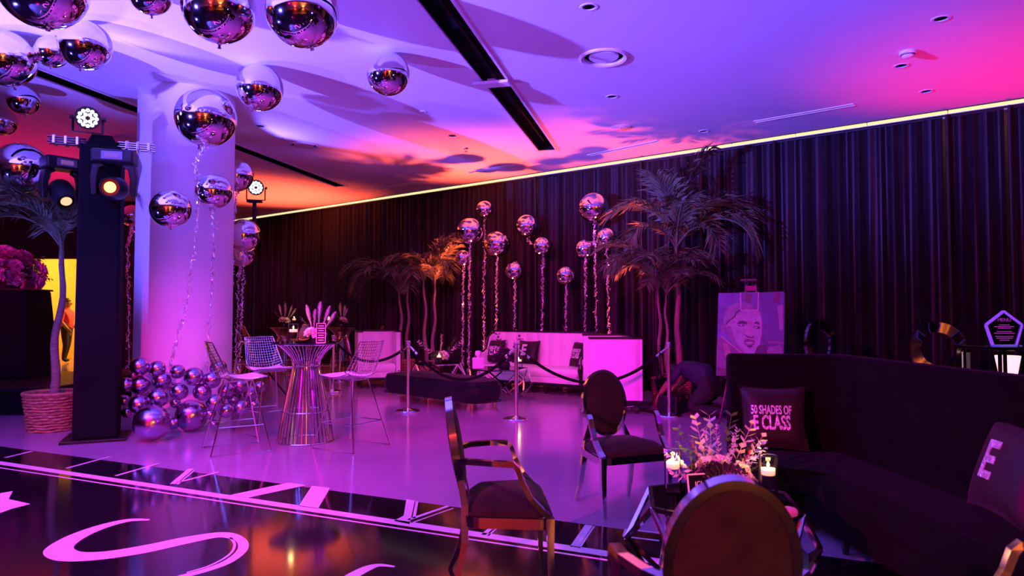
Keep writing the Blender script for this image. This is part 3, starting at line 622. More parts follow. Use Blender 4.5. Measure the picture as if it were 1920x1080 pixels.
def make_armchair(label):
    t = thing('oval_back_armchair', label, 'armchair', group='oval backed chrome armchairs')
    seat = rounded([(-0.27, -0.25), (0.27, -0.25), (0.215, 0.22), (-0.215, 0.22)], 0.09)
    cushion(MB(), seat, 0.405, 0.45, 0.055).build('seat', VELVET, t)
    n = 40; fr = []
    big = rounded([(-0.285, -0.265), (0.285, -0.265), (0.225, 0.235), (-0.225, 0.235)], 0.08)
    MB().tube([(x, y - (0.012 * math.cos(x / 0.285 * PI) if y < -0.2 else 0), 0.385) for x, y in big], 1.0, closed=True, flat=(0.018, 0.05)).build('seat_rail', CHROME, t, False)
    for s in (-1, 1):
        MB().tube([(s * 0.262, -0.245, 0.41), (s * 0.262, -0.245, 0.30), (s * 0.260, -0.250, 0.12), (s * 0.256, -0.258, 0.0)], [1.15, 1.0, 0.8, 0.6], flat=(0.038, 0.038)).build('leg', CHROME, t, False)
        MB().tube([(s * 0.125, 0.262, 0.57), (s * 0.175, 0.235, 0.45), (s * 0.205, 0.235, 0.28), (s * 0.212, 0.275, 0.12), (s * 0.225, 0.335, 0.0)], [0.9, 1.1, 1.0, 0.85, 0.6], flat=(0.038, 0.036)).build('leg', CHROME, t, False)
        MB().tube([(s * 0.160, 0.285, 0.665), (s * 0.215, 0.22, 0.672), (s * 0.262, 0.08, 0.672), (s * 0.272, -0.035, 0.668), (s * 0.273, -0.06, 0.645), (s * 0.272, -0.085, 0.585), (s * 0.270, -0.135, 0.505), (s * 0.266, -0.205, 0.44), (s * 0.263, -0.245, 0.41)],
                  [0.9, 1, 1, 1, 1.05, 1, 1, 1.05, 1.1], flat=(0.036, 0.026)).build('arm', CHROME, t, False)
    M = Matrix.Translation((0, 0.292, 0.715)) @ Matrix.Rotation(math.radians(-11), 4, 'X')
    MB().tube([(0.172 * math.cos(a), 0, 0.236 * math.sin(a)) for a in [2 * PI * i / 48 for i in range(48)]], 1.0, M=M, closed=True, flat=(0.042, 0.026)).build('back_frame', CHROME, t, True)
    def pad(sg):
        def fn(u, v):
            a = 2 * PI * u; r = v
            return (0.162 * r * math.cos(a), sg * (0.016 + 0.022 * (1 - r ** 4)), 0.226 * r * math.sin(a))
        return MB().grid(fn, 40, 8, M, wrap=True)
    pad(-1).build('back_pad', VELVET, t); pad(1).build('back_pad', VELVET, t)
    return t
ch = make_armchair('chrome armchair seen from its side on the dance floor edge, back to the left')
ch.scale = (1, 0.85, 1); ch.location = (-0.04, 3.55, 0.006); ch.rotation_euler[2] = facing((1, 0.06))
dup(ch, (0.785, 4.95, 0), facing((0.36, -0.93)), 'chrome armchair facing the camera beside the flowers, on the pale floor')
dup(ch, (0.59, 2.10, 0.006), facing((0.02, 1.0)), 'nearest chrome armchair, its black oval back turned to the camera')
dup(ch, (1.56, 1.89, 0.006), facing((-1, 0.22)), 'chrome armchair of which only one arm shows at the lower right')
# ================================================================ black banquette
t = thing('banquette', 'black velvet corner banquette with tall back at the right', 'sofa', (0, 0, 0))
A = [(1.63, 5.12), (2.36, 5.02), (2.52, 2.60), (2.66, 2.60), (2.50, 5.16), (1.64, 5.27)]
MB().prism(A, 0.10, 1.085).build('backrest', VELVET2, t, True, 0.03)
cushion(MB(), rounded([(1.64, 4.42), (1.84, 4.36), (1.98, 2.62), (2.51, 2.62), (2.36, 5.00), (1.64, 5.10)][::-1], 0.06), 0.26, 0.40, 0.03).build('seat_cushion', VELVET2, t)
MB().prism([(1.66, 4.46), (1.86, 4.40), (2.00, 2.64), (2.51, 2.64), (2.36, 5.0), (1.66, 5.1)], 0.08, 0.26).build('seat_base', VELVET2, t, True, 0.02)
for x, y in ((1.70, 4.52), (1.93, 4.0), (2.03, 2.72), (1.72, 5.16), (2.45, 5.06), (2.58, 2.68)): MB().lathe([(0.018, 0), (0.028, 0.09)], 10, Matrix.Translation((x, y, 0))).build('foot', BLACKWOOD, t)
# ================================================================ pillows
def pillow_mesh(m, w, h, d):
    def fn(sg):
        def g(u, v):
            x, y = 2 * u - 1, 2 * v - 1; e = (1 - abs(x) ** 3.2) * (1 - abs(y) ** 3.2); pin = 1 - 0.09 * (1 - abs(x) ** 2) * abs(y) ** 3 - 0.0; pin2 = 1 - 0.09 * (1 - abs(y) ** 2) * abs(x) ** 3
            return (x * w / 2 * pin2, sg * d / 2 * max(0, e) ** 0.55, y * h / 2 * pin)
        return g
    m.grid(fn(-1), 18, 18); n = len(m.v); m.grid(fn(1), 18, 18); return m
def pillow(loc, rz, tilt, lines, label, w=0.46, roll=0.0, group=None):
    t = thing('throw_pillow', label, 'pillow', loc, rz, group); h = w
    M = Matrix.Rotation(-tilt, 4, 'X') @ Matrix.Rotation(roll, 4, 'Y') @ Matrix.Translation((0, 0, h / 2))
    m = MB(); pillow_mesh(m, w, h, 0.15); m.v = [tuple(M @ Vector(v)) for v in m.v]; m.build('cover', mat('black_satin', (0.020, 0.009, 0.008), 0.5, 0, 0.25, sheen=0.08, var=0.2, vscale=8), t)
    e = MB().tube([tuple(M @ Vector((x * w / 2 * (1 - 0.09 * (1 - y * y) * abs(x) ** 3), 0, y * h / 2 * (1 - 0.09 * (1 - x * x) * abs(y) ** 3)))) for x, y in [(-1 + 2 * i / 10, -1) for i in range(10)] + [(1, -1 + 2 * i / 10) for i in range(10)] + [(1 - 2 * i / 10, 1) for i in range(10)] + [(-1, 1 - 2 * i / 10) for i in range(10)]], 0.005, 6, closed=True).build('piping', VELVET, t)
    for txt, size, x, z, sx in lines:
        me = text_mesh('lettering', txt, size, 0.002, bold=size * 0.03)
        for v in me.vertices:                                  # wrap the print over the pillow's bulge
            X, Z = v.co.x * sx + x, v.co.y + z; q, y = X / (w / 2), Z / (h / 2); dep = 0.075 * max(0, (1 - abs(q) ** 3.2) * (1 - abs(y) ** 3.2)) ** 0.55
            v.co = M @ Vector((X, -dep - 0.003 - v.co.z, Z))
        link('lettering', me, SEQUIN, t, False, label='silver sequin lettering')
    return t
BIG = [('50 SHADES OF', 0.085, -0.025, 0.045, 0.50), ('E CLASS', 0.135, -0.025, -0.045, 0.52)]
pillow((1.86, 4.86, 0.425), facing((-0.18, -1)), math.radians(14), BIG, 'black pillow lettered 50 SHADES OF E CLASS on the banquette', 0.45)
pillow((2.30, 3.30, 0.425), facing((-0.99, 0.12)), math.radians(20), [('E', 0.26, -0.05, 0.01, 0.85)], 'black pillow with a single letter E on the banquette', 0.46)
# ================================================================ white lounge seats with black show-wood
def channels(m, w, h, n, y, z0, depth=0.03):
    for i in range(n):
        x0 = -w / 2 + w * i / n; x1 = x0 + w / n
        def fn(u, v): return (x0 + (x1 - x0) * u, y - depth * math.sin(PI * u) ** 0.6, z0 + h * v)
        m.grid(fn, 8, 3)
    return m
def lounge_seat(name, label, w, loc, rz, n, high_sides, cat='sofa'):
    t = thing(name, label, cat, loc, rz, 'white lounge seats with black trim'); d = 0.72; hb = 1.03
    bk = MB().box((0, d / 2 - 0.06, (hb + 0.18) / 2), (w, 0.12, hb - 0.18)).build('backrest', WHITEUP, t, False, 0.015)
    channels(MB(), w - 0.16, hb - 0.44, n, d / 2 - 0.12, 0.42).build('channel_padding', WHITEUP, bk)
    MB().box((0, d / 2 - 0.06, hb + 0.012), (w + 0.03, 0.15, 0.03)).build('top_rail', BLACKWOOD, t, False, 0.008)
    cushion(MB(), rounded([(-w / 2 + .08, -d / 2), (w / 2 - .08, -d / 2), (w / 2 - .08, d / 2 - .13), (-w / 2 + .08, d / 2 - .13)], 0.05), 0.29, 0.43, 0.03).build('seat_cushion', WHITEUP, t)
    MB().box((0, -0.02, 0.235), (w - 0.04, d - 0.06, 0.10)).build('seat_base', WHITEUP, t, False, 0.01); MB().box((0, -0.02, 0.165), (w, d - 0.02, 0.05)).build('base_rail', BLACKWOOD, t, False, 0.008)
    for s in (-1, 1):
        if high_sides:
            ar = MB().box((s * (w / 2 - 0.04), -0.01, (hb + 0.18) / 2), (0.08, d - 0.02, hb - 0.18)).build('side_panel', WHITEUP, t, False, 0.012)
            MB().box((s * (w / 2 - 0.04), -0.01, hb + 0.012), (0.11, d + 0.02, 0.03)).build('side_rail', BLACKWOOD, ar, False, 0.008)
        else:
            pr = [(d / 2 - .06, 1.0), (0.16, 0.99), (0.06, 0.93), (0.02, 0.82), (-0.02, 0.72), (-0.12, 0.66), (-0.28, 0.64), (-0.34, 0.60), (-0.35, 0.50), (-0.33, 0.19), (d / 2 - .06, 0.19)]
            M = Matrix.Translation((s * (w / 2 - 0.04), 0, 0)) @ Matrix(((0, 0, 1, 0), (1, 0, 0, 0), (0, 1, 0, 0), (0, 0, 0, 1)))
            ar = MB().prism(pr, -0.04, 0.04, M).build('wing_arm', WHITEUP, t, False, 0.012)
            MB().tube([(s * (w / 2 - 0.04), y, z) for y, z in [(d / 2 - .06, 1.015)] + pr[1:9]], 0.024, 8).build('arm_rail', BLACKWOOD, ar)
            MB().tube([(s * (w / 2 - .04), -0.345, 0.52), (s * (w / 2 - .04), -0.375, 0.42), (s * (w / 2 - .04), -0.35, 0.30), (s * (w / 2 - .04), -0.36, 0.17)], [0.035, 0.045, 0.03, 0.035], 10).build('arm_post', BLACKWOOD, ar)
        for y in (-d / 2 + 0.06, d / 2 - 0.08):
            MB().tube([(s * (w / 2 - 0.07), y, 0.15), (s * (w / 2 - 0.06), y, 0.08), (s * (w / 2 - 0.07), y, 0.0)], [0.035, 0.022, 0.026], 10).build('leg', BLACKWOOD, t)
    if w > 1.5:
        for x in (-w / 6, w / 6): MB().tube([(x, -d / 2 + .06, 0.15), (x, -d / 2 + .06, 0.0)], [0.035, 0.024], 10).build('leg', BLACKWOOD, t)
    return t
sofa_n = Vector((-0.55, -0.83, 0)).normalized()
SF = Vector((0.43, 12.25, 0)); rzs = facing(sofa_n)
lounge_seat('white_sofa', 'long white channel-back sofa with black rail under the balloons', 2.25, SF, rzs, 9, False)
rr = Vector((-sofa_n.y, sofa_n.x, 0)); rr = rr if rr.x > 0 else -rr
for k, (u, lines, lb, yaw) in enumerate(((-0.93, BIG, 'black lettered pillow at the left end of the white sofa', 0.3), (-0.22, [('E', 0.28, -0.06, 0.02, 0.85)], 'black pillow with letter E in the middle of the white sofa', 0.0), (0.80, BIG, 'black lettered pillow at the right end of the white sofa', -0.45))):
    p = SF + rr * u + sofa_n * (-0.03); pillow((p.x, p.y, 0.455), rzs + yaw, math.radians(16), lines, lb, 0.44, group='pillows on the white sofa')
lounge_seat('white_loveseat', 'white loveseat seen from its flat side, right of the sofa', 1.45, Vector((1.46, 10.12, 0)), facing((-1, 0.04)), 6, True)
lounge_seat('white_armchair', 'white armchair with black rail behind the wire stool', 0.78, Vector((-2.56, 13.0, 0)), facing((0.30, -0.95)), 3, True, 'armchair')
# ---- black bench
bd = Vector((0.715, -0.70, 0)).normalized(); bl = 2.25; bc_ = Vector((-1.10, 10.42, 0)); rzb = math.atan2(bd.y, bd.x)
t = thing('upholstered_bench', 'long black tufted bench with gold legs in the lounge', 'bench', bc_, rzb)
stad = rounded([(-bl / 2, -0.30), (bl / 2, -0.30), (bl / 2, 0.30), (-bl / 2, 0.30)], 0.20, 8)
m = MB(); cushion(m, stad, 0.13, 0.42, 0.05); m.build('body', mat('black_satin_bench', (0.006, 0.005, 0.009), 0.6, 0, 0.2, sheen=0.06, var=0.2), t)
for i in range(7):
    for s in (-1, 1): MB().ball((-bl / 2 + 0.25 + i * (bl - 0.5) / 6, s * 0.12, 0.462), (0.02, 0.02, 0.008), 10, 6).build('button', VELVET, t)
MB().tube([(x * 1.0, y * 1.0, 0.135) for x, y in stad], 0.008, 6, closed=True).build('piping', VELVET, t)
for x in (-bl / 2 + 0.15, 0, bl / 2 - 0.15):
    for y in (-0.22, 0.22): MB().lathe([(0.010, 0.0), (0.016, 0.14)], 12, Matrix.Translation((x, y, 0))).build('leg', GOLD, t)
# ---- geometric coffee tables
def hex_table(label, loc, rz, r, h, metal, group):
    t = thing('geometric_coffee_table', label, 'coffee table', loc, rz, group)
    T = circle(r, 6, h); Mi = circle(r * 1.18, 6, h * 0.52, PI / 6); B = circle(r * 0.86, 6, 0.012)
    for k in range(6):
        for a, b in ((T[k], T[(k + 1) % 6]), (B[k], B[(k + 1) % 6]), (T[k], Mi[k]), (T[(k + 1) % 6], Mi[k]), (B[k], Mi[k]), (B[(k + 1) % 6], Mi[k])):
            MB().tube([a, b], 1.0, flat=(0.022, 0.022)).build('frame_bar', metal, t, False)
    MB().prism([(x * 0.985, y * 0.985) for x, y, _ in T], h - 0.002, h + 0.008).build('glass_top', SMOKE, t, False)
    return t
TB = Vector((1.06, 3.50, 0)); hex_table('chrome geometric coffee table with smoked glass behind the nearest chair', TB, 0.35, 0.40, 0.44, CHROME, 'geometric coffee tables')
T2 = Vector((-0.22, 11.25, 0)); hex_table('chrome geometric coffee table in front of the white sofa', T2, 0.2, 0.48, 0.47, CHROME, 'geometric coffee tables')
T3 = Vector((-1.33, 12.35, 0)); hex_table('chrome geometric coffee table beyond the black bench', T3, 0.5, 0.42, 0.47, CHROME, 'geometric coffee tables')
# ---- bar tables of bent wire rods
def bar_table(label, loc, rz=0.0):
    t = thing('wire_bar_table', label, 'bar table', loc, rz, 'wire rod bar tables'); prof = [(0.295, 0.006), (0.255, 0.25), (0.20, 0.52), (0.150, 0.76), (0.138, 0.82), (0.150, 0.88), (0.20, 0.96), (0.28, 1.035), (0.31, 1.056)]
    rod = MB().tube([(r, 0, z) for r, z in prof], 0.0055, 6).mesh('rod')
    for k in range(40):
        o = link('rod', rod, CHROME, t); o.rotation_euler[2] = 2 * PI * k / 40
    for r, z in ((0.297, 0.012), (0.24, 0.33), (0.140, 0.82), (0.31, 1.052)):
        MB().tube(circle(r, 40, z), 0.007, 6, closed=True).build('ring', CHROME, t)
    MB().lathe([(0, 1.058), (0.375, 1.058), (0.38, 1.064), (0.375, 1.070), (0, 1.070)], 48, cap=False).build('glass_top', mat('black_glass_top', (0.008, 0.008, 0.01), 0.04, 0, 0.6), t)
    return t
BT1 = G(573, 827); bt = bar_table('wire rod bar table in front, between the wire stools', BT1)
BT2 = AT(532, 690, 15.3); BT2.z = 0; dup(bt, BT2, 0.05, 'wire rod bar table at the back, nearer the column')
BT3 = AT(640, 690, 15.3); BT3.z = 0; dup(bt, BT3, 0.1, 'wire rod bar table at the back, left of the white armchair')
# ---- wire bar stools
def make_stool(label):
    t = thing('wire_bar_stool', label, 'bar stool', group='wire bar stools with pale seat pads')
    def surf(u, v):                                             # u across, v from seat front to back top
        if v < 0.5:
            k = v / 0.5; y = -0.24 + 0.42 * k; z = 0.755 - 0.045 * math.sin(PI * k * 0.9) ; w = 0.25 - 0.03 * k
            x = (u - 0.5) * 2 * w; z += 0.05 * abs(2 * u - 1) ** 2.5 * k
        else:
            k = (v - 0.5) / 0.5; y = 0.18 + 0.13 * k ** 0.8; z = 0.74 + 0.36 * k; w = 0.22 - 0.045 * k
            x = (u - 0.5) * 2 * w; y -= 0.07 * abs(2 * u - 1) ** 2 * (1 - 0.4 * k); z += 0.05 * abs(2 * u - 1) ** 2.5 * (1 - k)
        return (x, y, z)
    m = MB()
    for i in range(1, 14): m.tube([surf(i / 14, j / 20) for j in range(21)], 0.0028, 5)
    for j in range(1, 24): m.tube([surf(i / 12, j / 24) for i in range(13)], 0.0028, 5)
    m.build('wire_shell', CHROME, t)
    rim = [surf(0, j / 20) for j in range(21)] + [surf(i / 8, 1) for i in range(1, 9)] + [surf(1, 1 - j / 20) for j in range(1, 21)] + [surf(1 - i / 8, 0) for i in range(1, 8)]
    MB().tube(rim, 0.006, 8, closed=True).build('rim', CHROME, t)
    def pad(u, v): p = surf(0.06 + 0.88 * u, 0.02 + 0.44 * v); e = max(0, (1 - abs(2 * u - 1) ** 4) * (1 - abs(2 * v - 1) ** 4)); return (p[0], p[1], p[2] + 0.006 + 0.026 * e ** 0.5)
    MB().grid(pad, 14, 12).build('seat_pad', PAD, t)
    for s in (-1, 1):
        MB().tube([(s * 0.14, -0.12, 0.715), (s * 0.27, -0.28, 0.012), (s * 0.27, 0.28, 0.012), (s * 0.13, 0.10, 0.705)], 0.008, 8).build('sled_leg', CHROME, t)
        MB().tube([(s * 0.222, -0.221, 0.27), (s * 0.218, 0.213, 0.27)], 0.006, 6).build('side_bar', CHROME, t)
    for y0, y1, z in ((-0.221, -0.221, 0.27), (0.213, 0.213, 0.27)): MB().tube([(-0.22, y0, z), (0.22, y1, z)], 0.007, 6).build('footrest', CHROME, t)
    MB().tube([(-0.15, -0.12, 0.714), (0.15, -0.12, 0.714), (0.14, 0.10, 0.704), (-0.14, 0.10, 0.704)], 0.007, 6, closed=True).build('seat_support', CHROME, t)
    return t
st = make_stool('wire bar stool right of the front bar table'); st.location = (-1.66, 7.12, 0); st.rotation_euler[2] = facing((-0.86, 0.50))
def stool(px, Y, f, lb): q = AT(px, 700, Y); dup(st, (q.x, q.y, 0), facing(f), lb)
dup(st, (-2.80, 6.98, 0), facing((0.84, 0.54)), 'nearest wire bar stool, left of the front bar table')
dup(st, (-2.84, 8.02, 0), facing((0.72, -0.69)), 'wire bar stool behind the nearest one, left of the table')
stool(468, 15.0, (0.95, -0.2), 'wire bar stool at the back, left of the rear table'); stool(694, 15.2, (-0.95, -0.2), 'wire bar stool with its back showing above the white armchair')
stool(560, 16.3, (-0.5, -0.8), 'wire bar stool beyond the rear bar tables'); stool(612, 14.6, (0.9, 0.3), 'wire bar stool between the two rear tables')
# ---- stanchions and velvet ropes
def make_stanchion(label):
    t = thing('stanchion', label, 'stanchion', group='polished rope stanchions')
    MB().lathe([(0, 0), (0.165, 0), (0.168, 0.012), (0.160, 0.026), (0.06, 0.042), (0.035, 0.055), (0, 0.055)], 40, cap=False).build('base', STEEL, t)
    MB().lathe([(0.0255, 0.04), (0.0255, 0.905)], 20).build('pole', STEEL, t); MB().lathe([(0.026, 0.90), (0.043, 0.903), (0.043, 0.912), (0.026, 0.915)], 20).build('collar', STEEL, t)
    MB().lathe([(0.027, 0.912), (0.027, 0.955), (0.034, 0.965), (0.034, 0.985), (0.026, 0.995), (0, 0.995)], 20, cap=False).build('cap', STEEL, t)
    return t
SP = [G(765, 772), G(968, 787), G(1255, 781), G(624, 735), G(637, 716)]
SL = ['polished rope stanchion in front of the white armchair, second from left', 'polished rope stanchion in the middle, in front of the coffee table', 'polished rope stanchion beside the kneeling person', 'polished rope stanchion behind the front wire stool', 'farthest polished rope stanchion, near the rear tables']
sn = make_stanchion(SL[0]); sn.location = SP[0]
for p_, l_ in zip(SP[1:], SL[1:]): dup(sn, p_, 0, l_)
ROPE = mat('black_velvet_rope', (0.004, 0.003, 0.004), 0.95, 0, 0.1, sheen=0.02, bump=0.2, bscale=200)
def rope(a, b, sag, label):
    a = a + Vector((0, 0, 0.905)); b = b + Vector((0, 0, 0.905)); d = (b - a).normalized(); a2 = a + d * 0.045; b2 = b - d * 0.045
    t = thing('velvet_rope', label, 'rope', (0, 0, 0), 0, 'black velvet ropes')
    P = [a2.lerp(b2, i / 28) - Vector((0, 0, sag * (1 - (2 * i / 28 - 1) ** 2))) for i in range(29)]
    MB().tube(P[1:-1], 0.021, 10).build('rope_body', ROPE, t)
    for e, f in ((P[0], P[2]), (P[-1], P[-3])): MB().tube([e, e.lerp(f, 0.9)], [0.012, 0.024], 10).build('end_cap', STEEL, t); MB().tube([e, e + (e - f).normalized() * 0.03], 0.006, 6).build('hook', STEEL, t)
rope(SP[0], SP[1], 0.42, 'black velvet rope in front of the black bench'); rope(SP[1], SP[2], 0.44, 'black velvet rope passing the white sofa and loveseat'); rope(SP[3], SP[0], 0.28, 'black velvet rope in front of the white armchair'); rope(SP[4], SP[3], 0.25, 'farthest black velvet rope by the rear tables')
# ================================================================ palms
def frond_mesh(L, arch, seed, nl=40, wl=0.40):
    rnd = random.Random(seed); m = MB(); pts = []
    p = Vector((0, 0, 0)); el = math.radians(78); n = 16
    for i in range(n + 1):
        pts.append(p.copy()); s = i / n
        e = el - arch * (s ** 1.35); p = p + Vector((math.cos(e), 0, math.sin(e))) * L / n
    m.tube(pts, [0.013 * (1 - 0.85 * i / n) + 0.0015 for i in range(n + 1)], 5)
    for k in range(nl):
        s = 0.16 + 0.84 * k / (nl - 1); j = min(int(s * n), n - 1); q = pts[j].lerp(pts[j + 1], s * n - j); d = (pts[j + 1] - pts[j]).normalized()
        up = Vector((0, 1, 0)).cross(d) * -1
        ll = wl * math.sin(PI * (0.10 + 0.86 * (s - 0.1))) ** 0.7 * rnd.uniform(0.85, 1.1) + 0.05
        for sg in (-1, 1):
            a = rnd.uniform(0.55, 0.85); dirv = (d * math.cos(a) + Vector((0, sg, 0)) * math.sin(a) + up * rnd.uniform(0.0, 0.25)).normalized()
            mid = q + dirv * ll * 0.5; tip = q + dirv * ll + Vector((0, 0, -ll * rnd.uniform(0.12, 0.42))); w = d * 0.019
            m.add([q, mid + w, mid + Vector((0, 0, -0.006)), mid - w, tip], [(0, 1, 2), (0, 2, 3), (1, 4, 2), (2, 4, 3)])
    return m.mesh('frond')
FR = [frond_mesh(1.0, a, i) for i, a in enumerate((1.2, 1.7, 2.1, 2.5, 0.8))]
def basket(t, r, h):
    m = MB(); rows = int(h / 0.032)
    for i in range(rows):
        z = 0.016 + i * h / rows; rb = r * (0.78 + 0.22 * z / h)
        m.tube([((rb + 0.008 * (-1) ** i * math.sin(14 * a)) * math.cos(a), (rb + 0.008 * (-1) ** i * math.sin(14 * a)) * math.sin(a), z + 0.004 * math.sin(7 * a + i)) for a in [2 * PI * k / 84 for k in range(84)]], 0.017, 5, closed=True)
    b = m.build('basket', WICKER, t)
    MB().tube(circle(r * 1.01, 48, h), 0.022, 8, closed=True).build('basket_rim', WICKER, b)
    MB().lathe([(0, h - 0.05), (r * 0.94, h - 0.05), (r * 0.93, h - 0.08)], 32, cap=False).build('soil', SOIL, t)
def palm(label, loc, stems, br, bh, rz=0.0):
    t = thing('potted_palm', label, 'palm', loc, rz, 'palms in wicker baskets'); basket(t, br, bh)
    for si, (bx, by, tx, ty, h, r0, fr) in enumerate(stems):
        n = 14; P = [Vector((bx, by, bh - 0.08)).lerp(Vector((tx, ty, h)), i / n) + Vector((0.02 * math.sin(i * 0.8 + si), 0.015 * math.cos(i * 0.6), 0)) for i in range(n + 1)]
        rs = [r0 * (1.25 - 0.6 * i / n) + 0.0025 * (i % 2) for i in range(n + 1)]
        MB().tube(P, rs, 10).build('trunk', TRUNK, t)
        MB().tube([P[-1], P[-1] + Vector((0, 0, 0.20))], [r0 * 0.75, r0 * 0.35], 10).build('crownshaft', LEAF, t)
        for az, tilt, L, k in fr:
            o = link('frond', FR[k], LEAF, t, False); o.location = P[-1] + Vector((0, 0, 0.10)); o.scale = (L, L, L); o.rotation_euler = (0, math.radians(tilt), math.radians(az))
def star(n, L, seed, az0=0, lo=-8, hi=30):
    rnd = random.Random(seed); return [(az0 + 360 * i / n + rnd.uniform(-14, 14), rnd.uniform(lo, hi), L * rnd.uniform(0.82, 1.12), rnd.choice((0, 1, 1, 2, 2, 3))) for i in range(n)]
def zat(py, Y): return AT(960, py, Y).z
Yp = 10.75; q = AT(1272, 700, Yp)
palm('tallest potted palm with a high spreading crown behind the kneeling person', (q.x, Yp, 0), [(0, 0, 0.0, 0.0, zat(478, Yp), 0.042, [(5, 6, 1.55, 2), (-20, 20, 1.5, 3), (35, -4, 1.1, 1), (180, 2, 1.35, 2), (150, -4, 1.2, 1), (205, 22, 1.15, 3), (265, 10, 1.3, 1), (300, 26, 1.15, 3), (85, -6, 1.0, 0), (230, -8, 1.3, 0), (330, -12, 1.55, 4)])], 0.20, 0.42)
q = AT(1243, 700, 10.35)
palm('potted palm with two thin stems and red lit fronds beside the stanchion', (q.x, 10.35, 0), [(-0.03, 0.02, -0.05, 0.0, zat(556, 10.35), 0.026, star(7, 0.95, 3, 150, -6, 22) + [(178, 0, 1.15, 1), (200, 10, 1.1, 2)]), (0.05, -0.02, 0.06, 0.0, zat(566, 10.35), 0.024, star(6, 0.8, 4, 100, -4, 24))], 0.17, 0.40)
Yp = 13.9; q = AT(758, 700, Yp); q2 = AT(806, 700, 13.45)
palm('potted palms with dark drooping fronds, left of the red lit pair', (q.x, Yp, 0), [(-0.05, 0, -0.09, 0, zat(560, Yp), 0.032, star(6, 1.05, 5, 170, 0, 26) + [(180, 6, 1.35, 2), (195, 14, 1.2, 3)]), (0.06, 0, 0.07, 0, zat(545, Yp), 0.032, star(7, 1.0, 6, 90, -6, 20))], 0.2, 0.42)
palm('potted palms with upright fronds lit red from below', (q2.x, 13.45, 0), [(-0.08, 0, -0.11, 0, zat(540, 13.45), 0.032, star(7, 0.95, 8, 60, -10, 12)), (0.05, 0, 0.10, 0, zat(548, 13.45), 0.030, [(20, -14, 1.05, 4), (340, -10, 0.95, 0), (60, -6, 0.9, 0), (120, 0, 0.8, 1), (200, 6, 0.8, 2), (270, 4, 0.8, 2), (310, -8, 1.0, 4)])], 0.2, 0.42)
q = G(97, 806)
palm('potted palm in a wide wicker basket left of the lamp tower', (q.x, q.y, 0), [(0, 0, 0.06, 0.05, 2.08, 0.042, [(178, 14, 1.25, 2), (160, 4, 1.3, 1), (200, 20, 1.2, 3), (215, 4, 1.2, 2), (240, 10, 1.1, 2), (75, 0, 0.9, 1), (100, 0, 1.1, 1), (290, 18, 0.75, 2)])], 0.29, 0.44)
# ================================================================ candles
def candle(label, loc, r=0.045, h=0.22, e=2.2, group='floating candles in glass cylinders'):
    t = thing('floating_candle', label, 'candle', loc, 0, group)
    MB().lathe([(0, 0.0), (r, 0.0), (r, h), (r - 0.003, h), (r - 0.003, 0.012), (0, 0.012)], 32, cap=False).build('glass_cylinder', GLASS, t)
    MB().tube(circle(r - 0.0015, 32, h), 0.0022, 6, closed=True).build('rim', glass('glass_rim', (.6, .6, .65), .1, 3.0), t)
    MB().lathe([(0, 0.013), (r - 0.0035, 0.013), (r - 0.0035, h * 0.6), (0, h * 0.6)], 32, cap=False).build('water', WATER, t)
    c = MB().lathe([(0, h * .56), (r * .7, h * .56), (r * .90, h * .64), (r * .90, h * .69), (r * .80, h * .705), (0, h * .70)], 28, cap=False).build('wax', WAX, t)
    MB().tube([(0, 0, h * .70), (0.001, 0, h * .75)], 0.0012, 5).build('wick', BLACKMET, c)
    MB().lathe([(0, h * .745), (0.006, h * .765), (0.007, h * .79), (0.004, h * .83), (0, h * .87)], 12, cap=False).build('flame', FLAME, c)
    l = point('candle_glow', (loc[0], loc[1], loc[2] + h * .84), (1.0, 0.46, 0.13), e, 0.012); return t
zt = 0.45
c1 = G(1262, 922, zt); c2 = G(1441, 936, zt)
candle('floating candle in a glass cylinder left of the flowers', c1); candle('floating candle in a glass cylinder right of the flowers', c2)
# ================================================================ flowers
def petal(m, M, w, h, curl):
    def fn(u, v):
        x = (u - .5) * 2; return (x * w * math.sin(PI * (0.12 + 0.80 * v)) , -curl * v * v * h + 0.35 * w * x * x, h * v)
    m.grid(fn, 5, 4, M)
def rose_mesh():
    m = MB()
    for ring, (n, tilt, w, h, r) in enumerate(((3, 4, .022, .045, .004), (5, 20, .03, .048, .008), (6, 42, .034, .05, .012), (7, 64, .036, .05, .014))):
        for k in range(n):
            petal(m, Matrix.Rotation(2 * PI * k / n + ring, 4, 'Z') @ Matrix.Translation((0, -r, 0)) @ Matrix.Rotation(math.radians(tilt), 4, 'X'), w, h, 0.25)
    return m.mesh('rose')
ROSE = rose_mesh()
def sprig_mesh(leafw, leafl, n, seed):
    rnd = random.Random(seed); m = MB(); P = [Vector((0.02 * math.sin(i * .5), 0, i / n)) for i in range(n + 1)]; m.tube(P, 0.004, 5)
    for i in range(2, n + 1):
        for s in (-1, 1):
            a = rnd.uniform(0, 6.28) if n > 12 else (i * 2.4 + (0 if s > 0 else PI)); d = Vector((math.cos(a), math.sin(a), rnd.uniform(.5, 1.0))).normalized(); sd = d.cross(Vector((0, 0, 1))).normalized() * leafw
            q = P[i]; l = leafl * rnd.uniform(.7, 1.1); m.add([q, q + d * l * .5 + sd, q + d * l, q + d * l * .5 - sd, q + d * l * .5 + Vector((0, 0, -.01))], [(0, 1, 4), (1, 2, 4), (2, 3, 4), (3, 0, 4)])
    return m.mesh('sprig')
SPR = [sprig_mesh(.055, .22, 9, 1), sprig_mesh(.03, .12, 18, 2), sprig_mesh(.035, .16, 13, 3)]
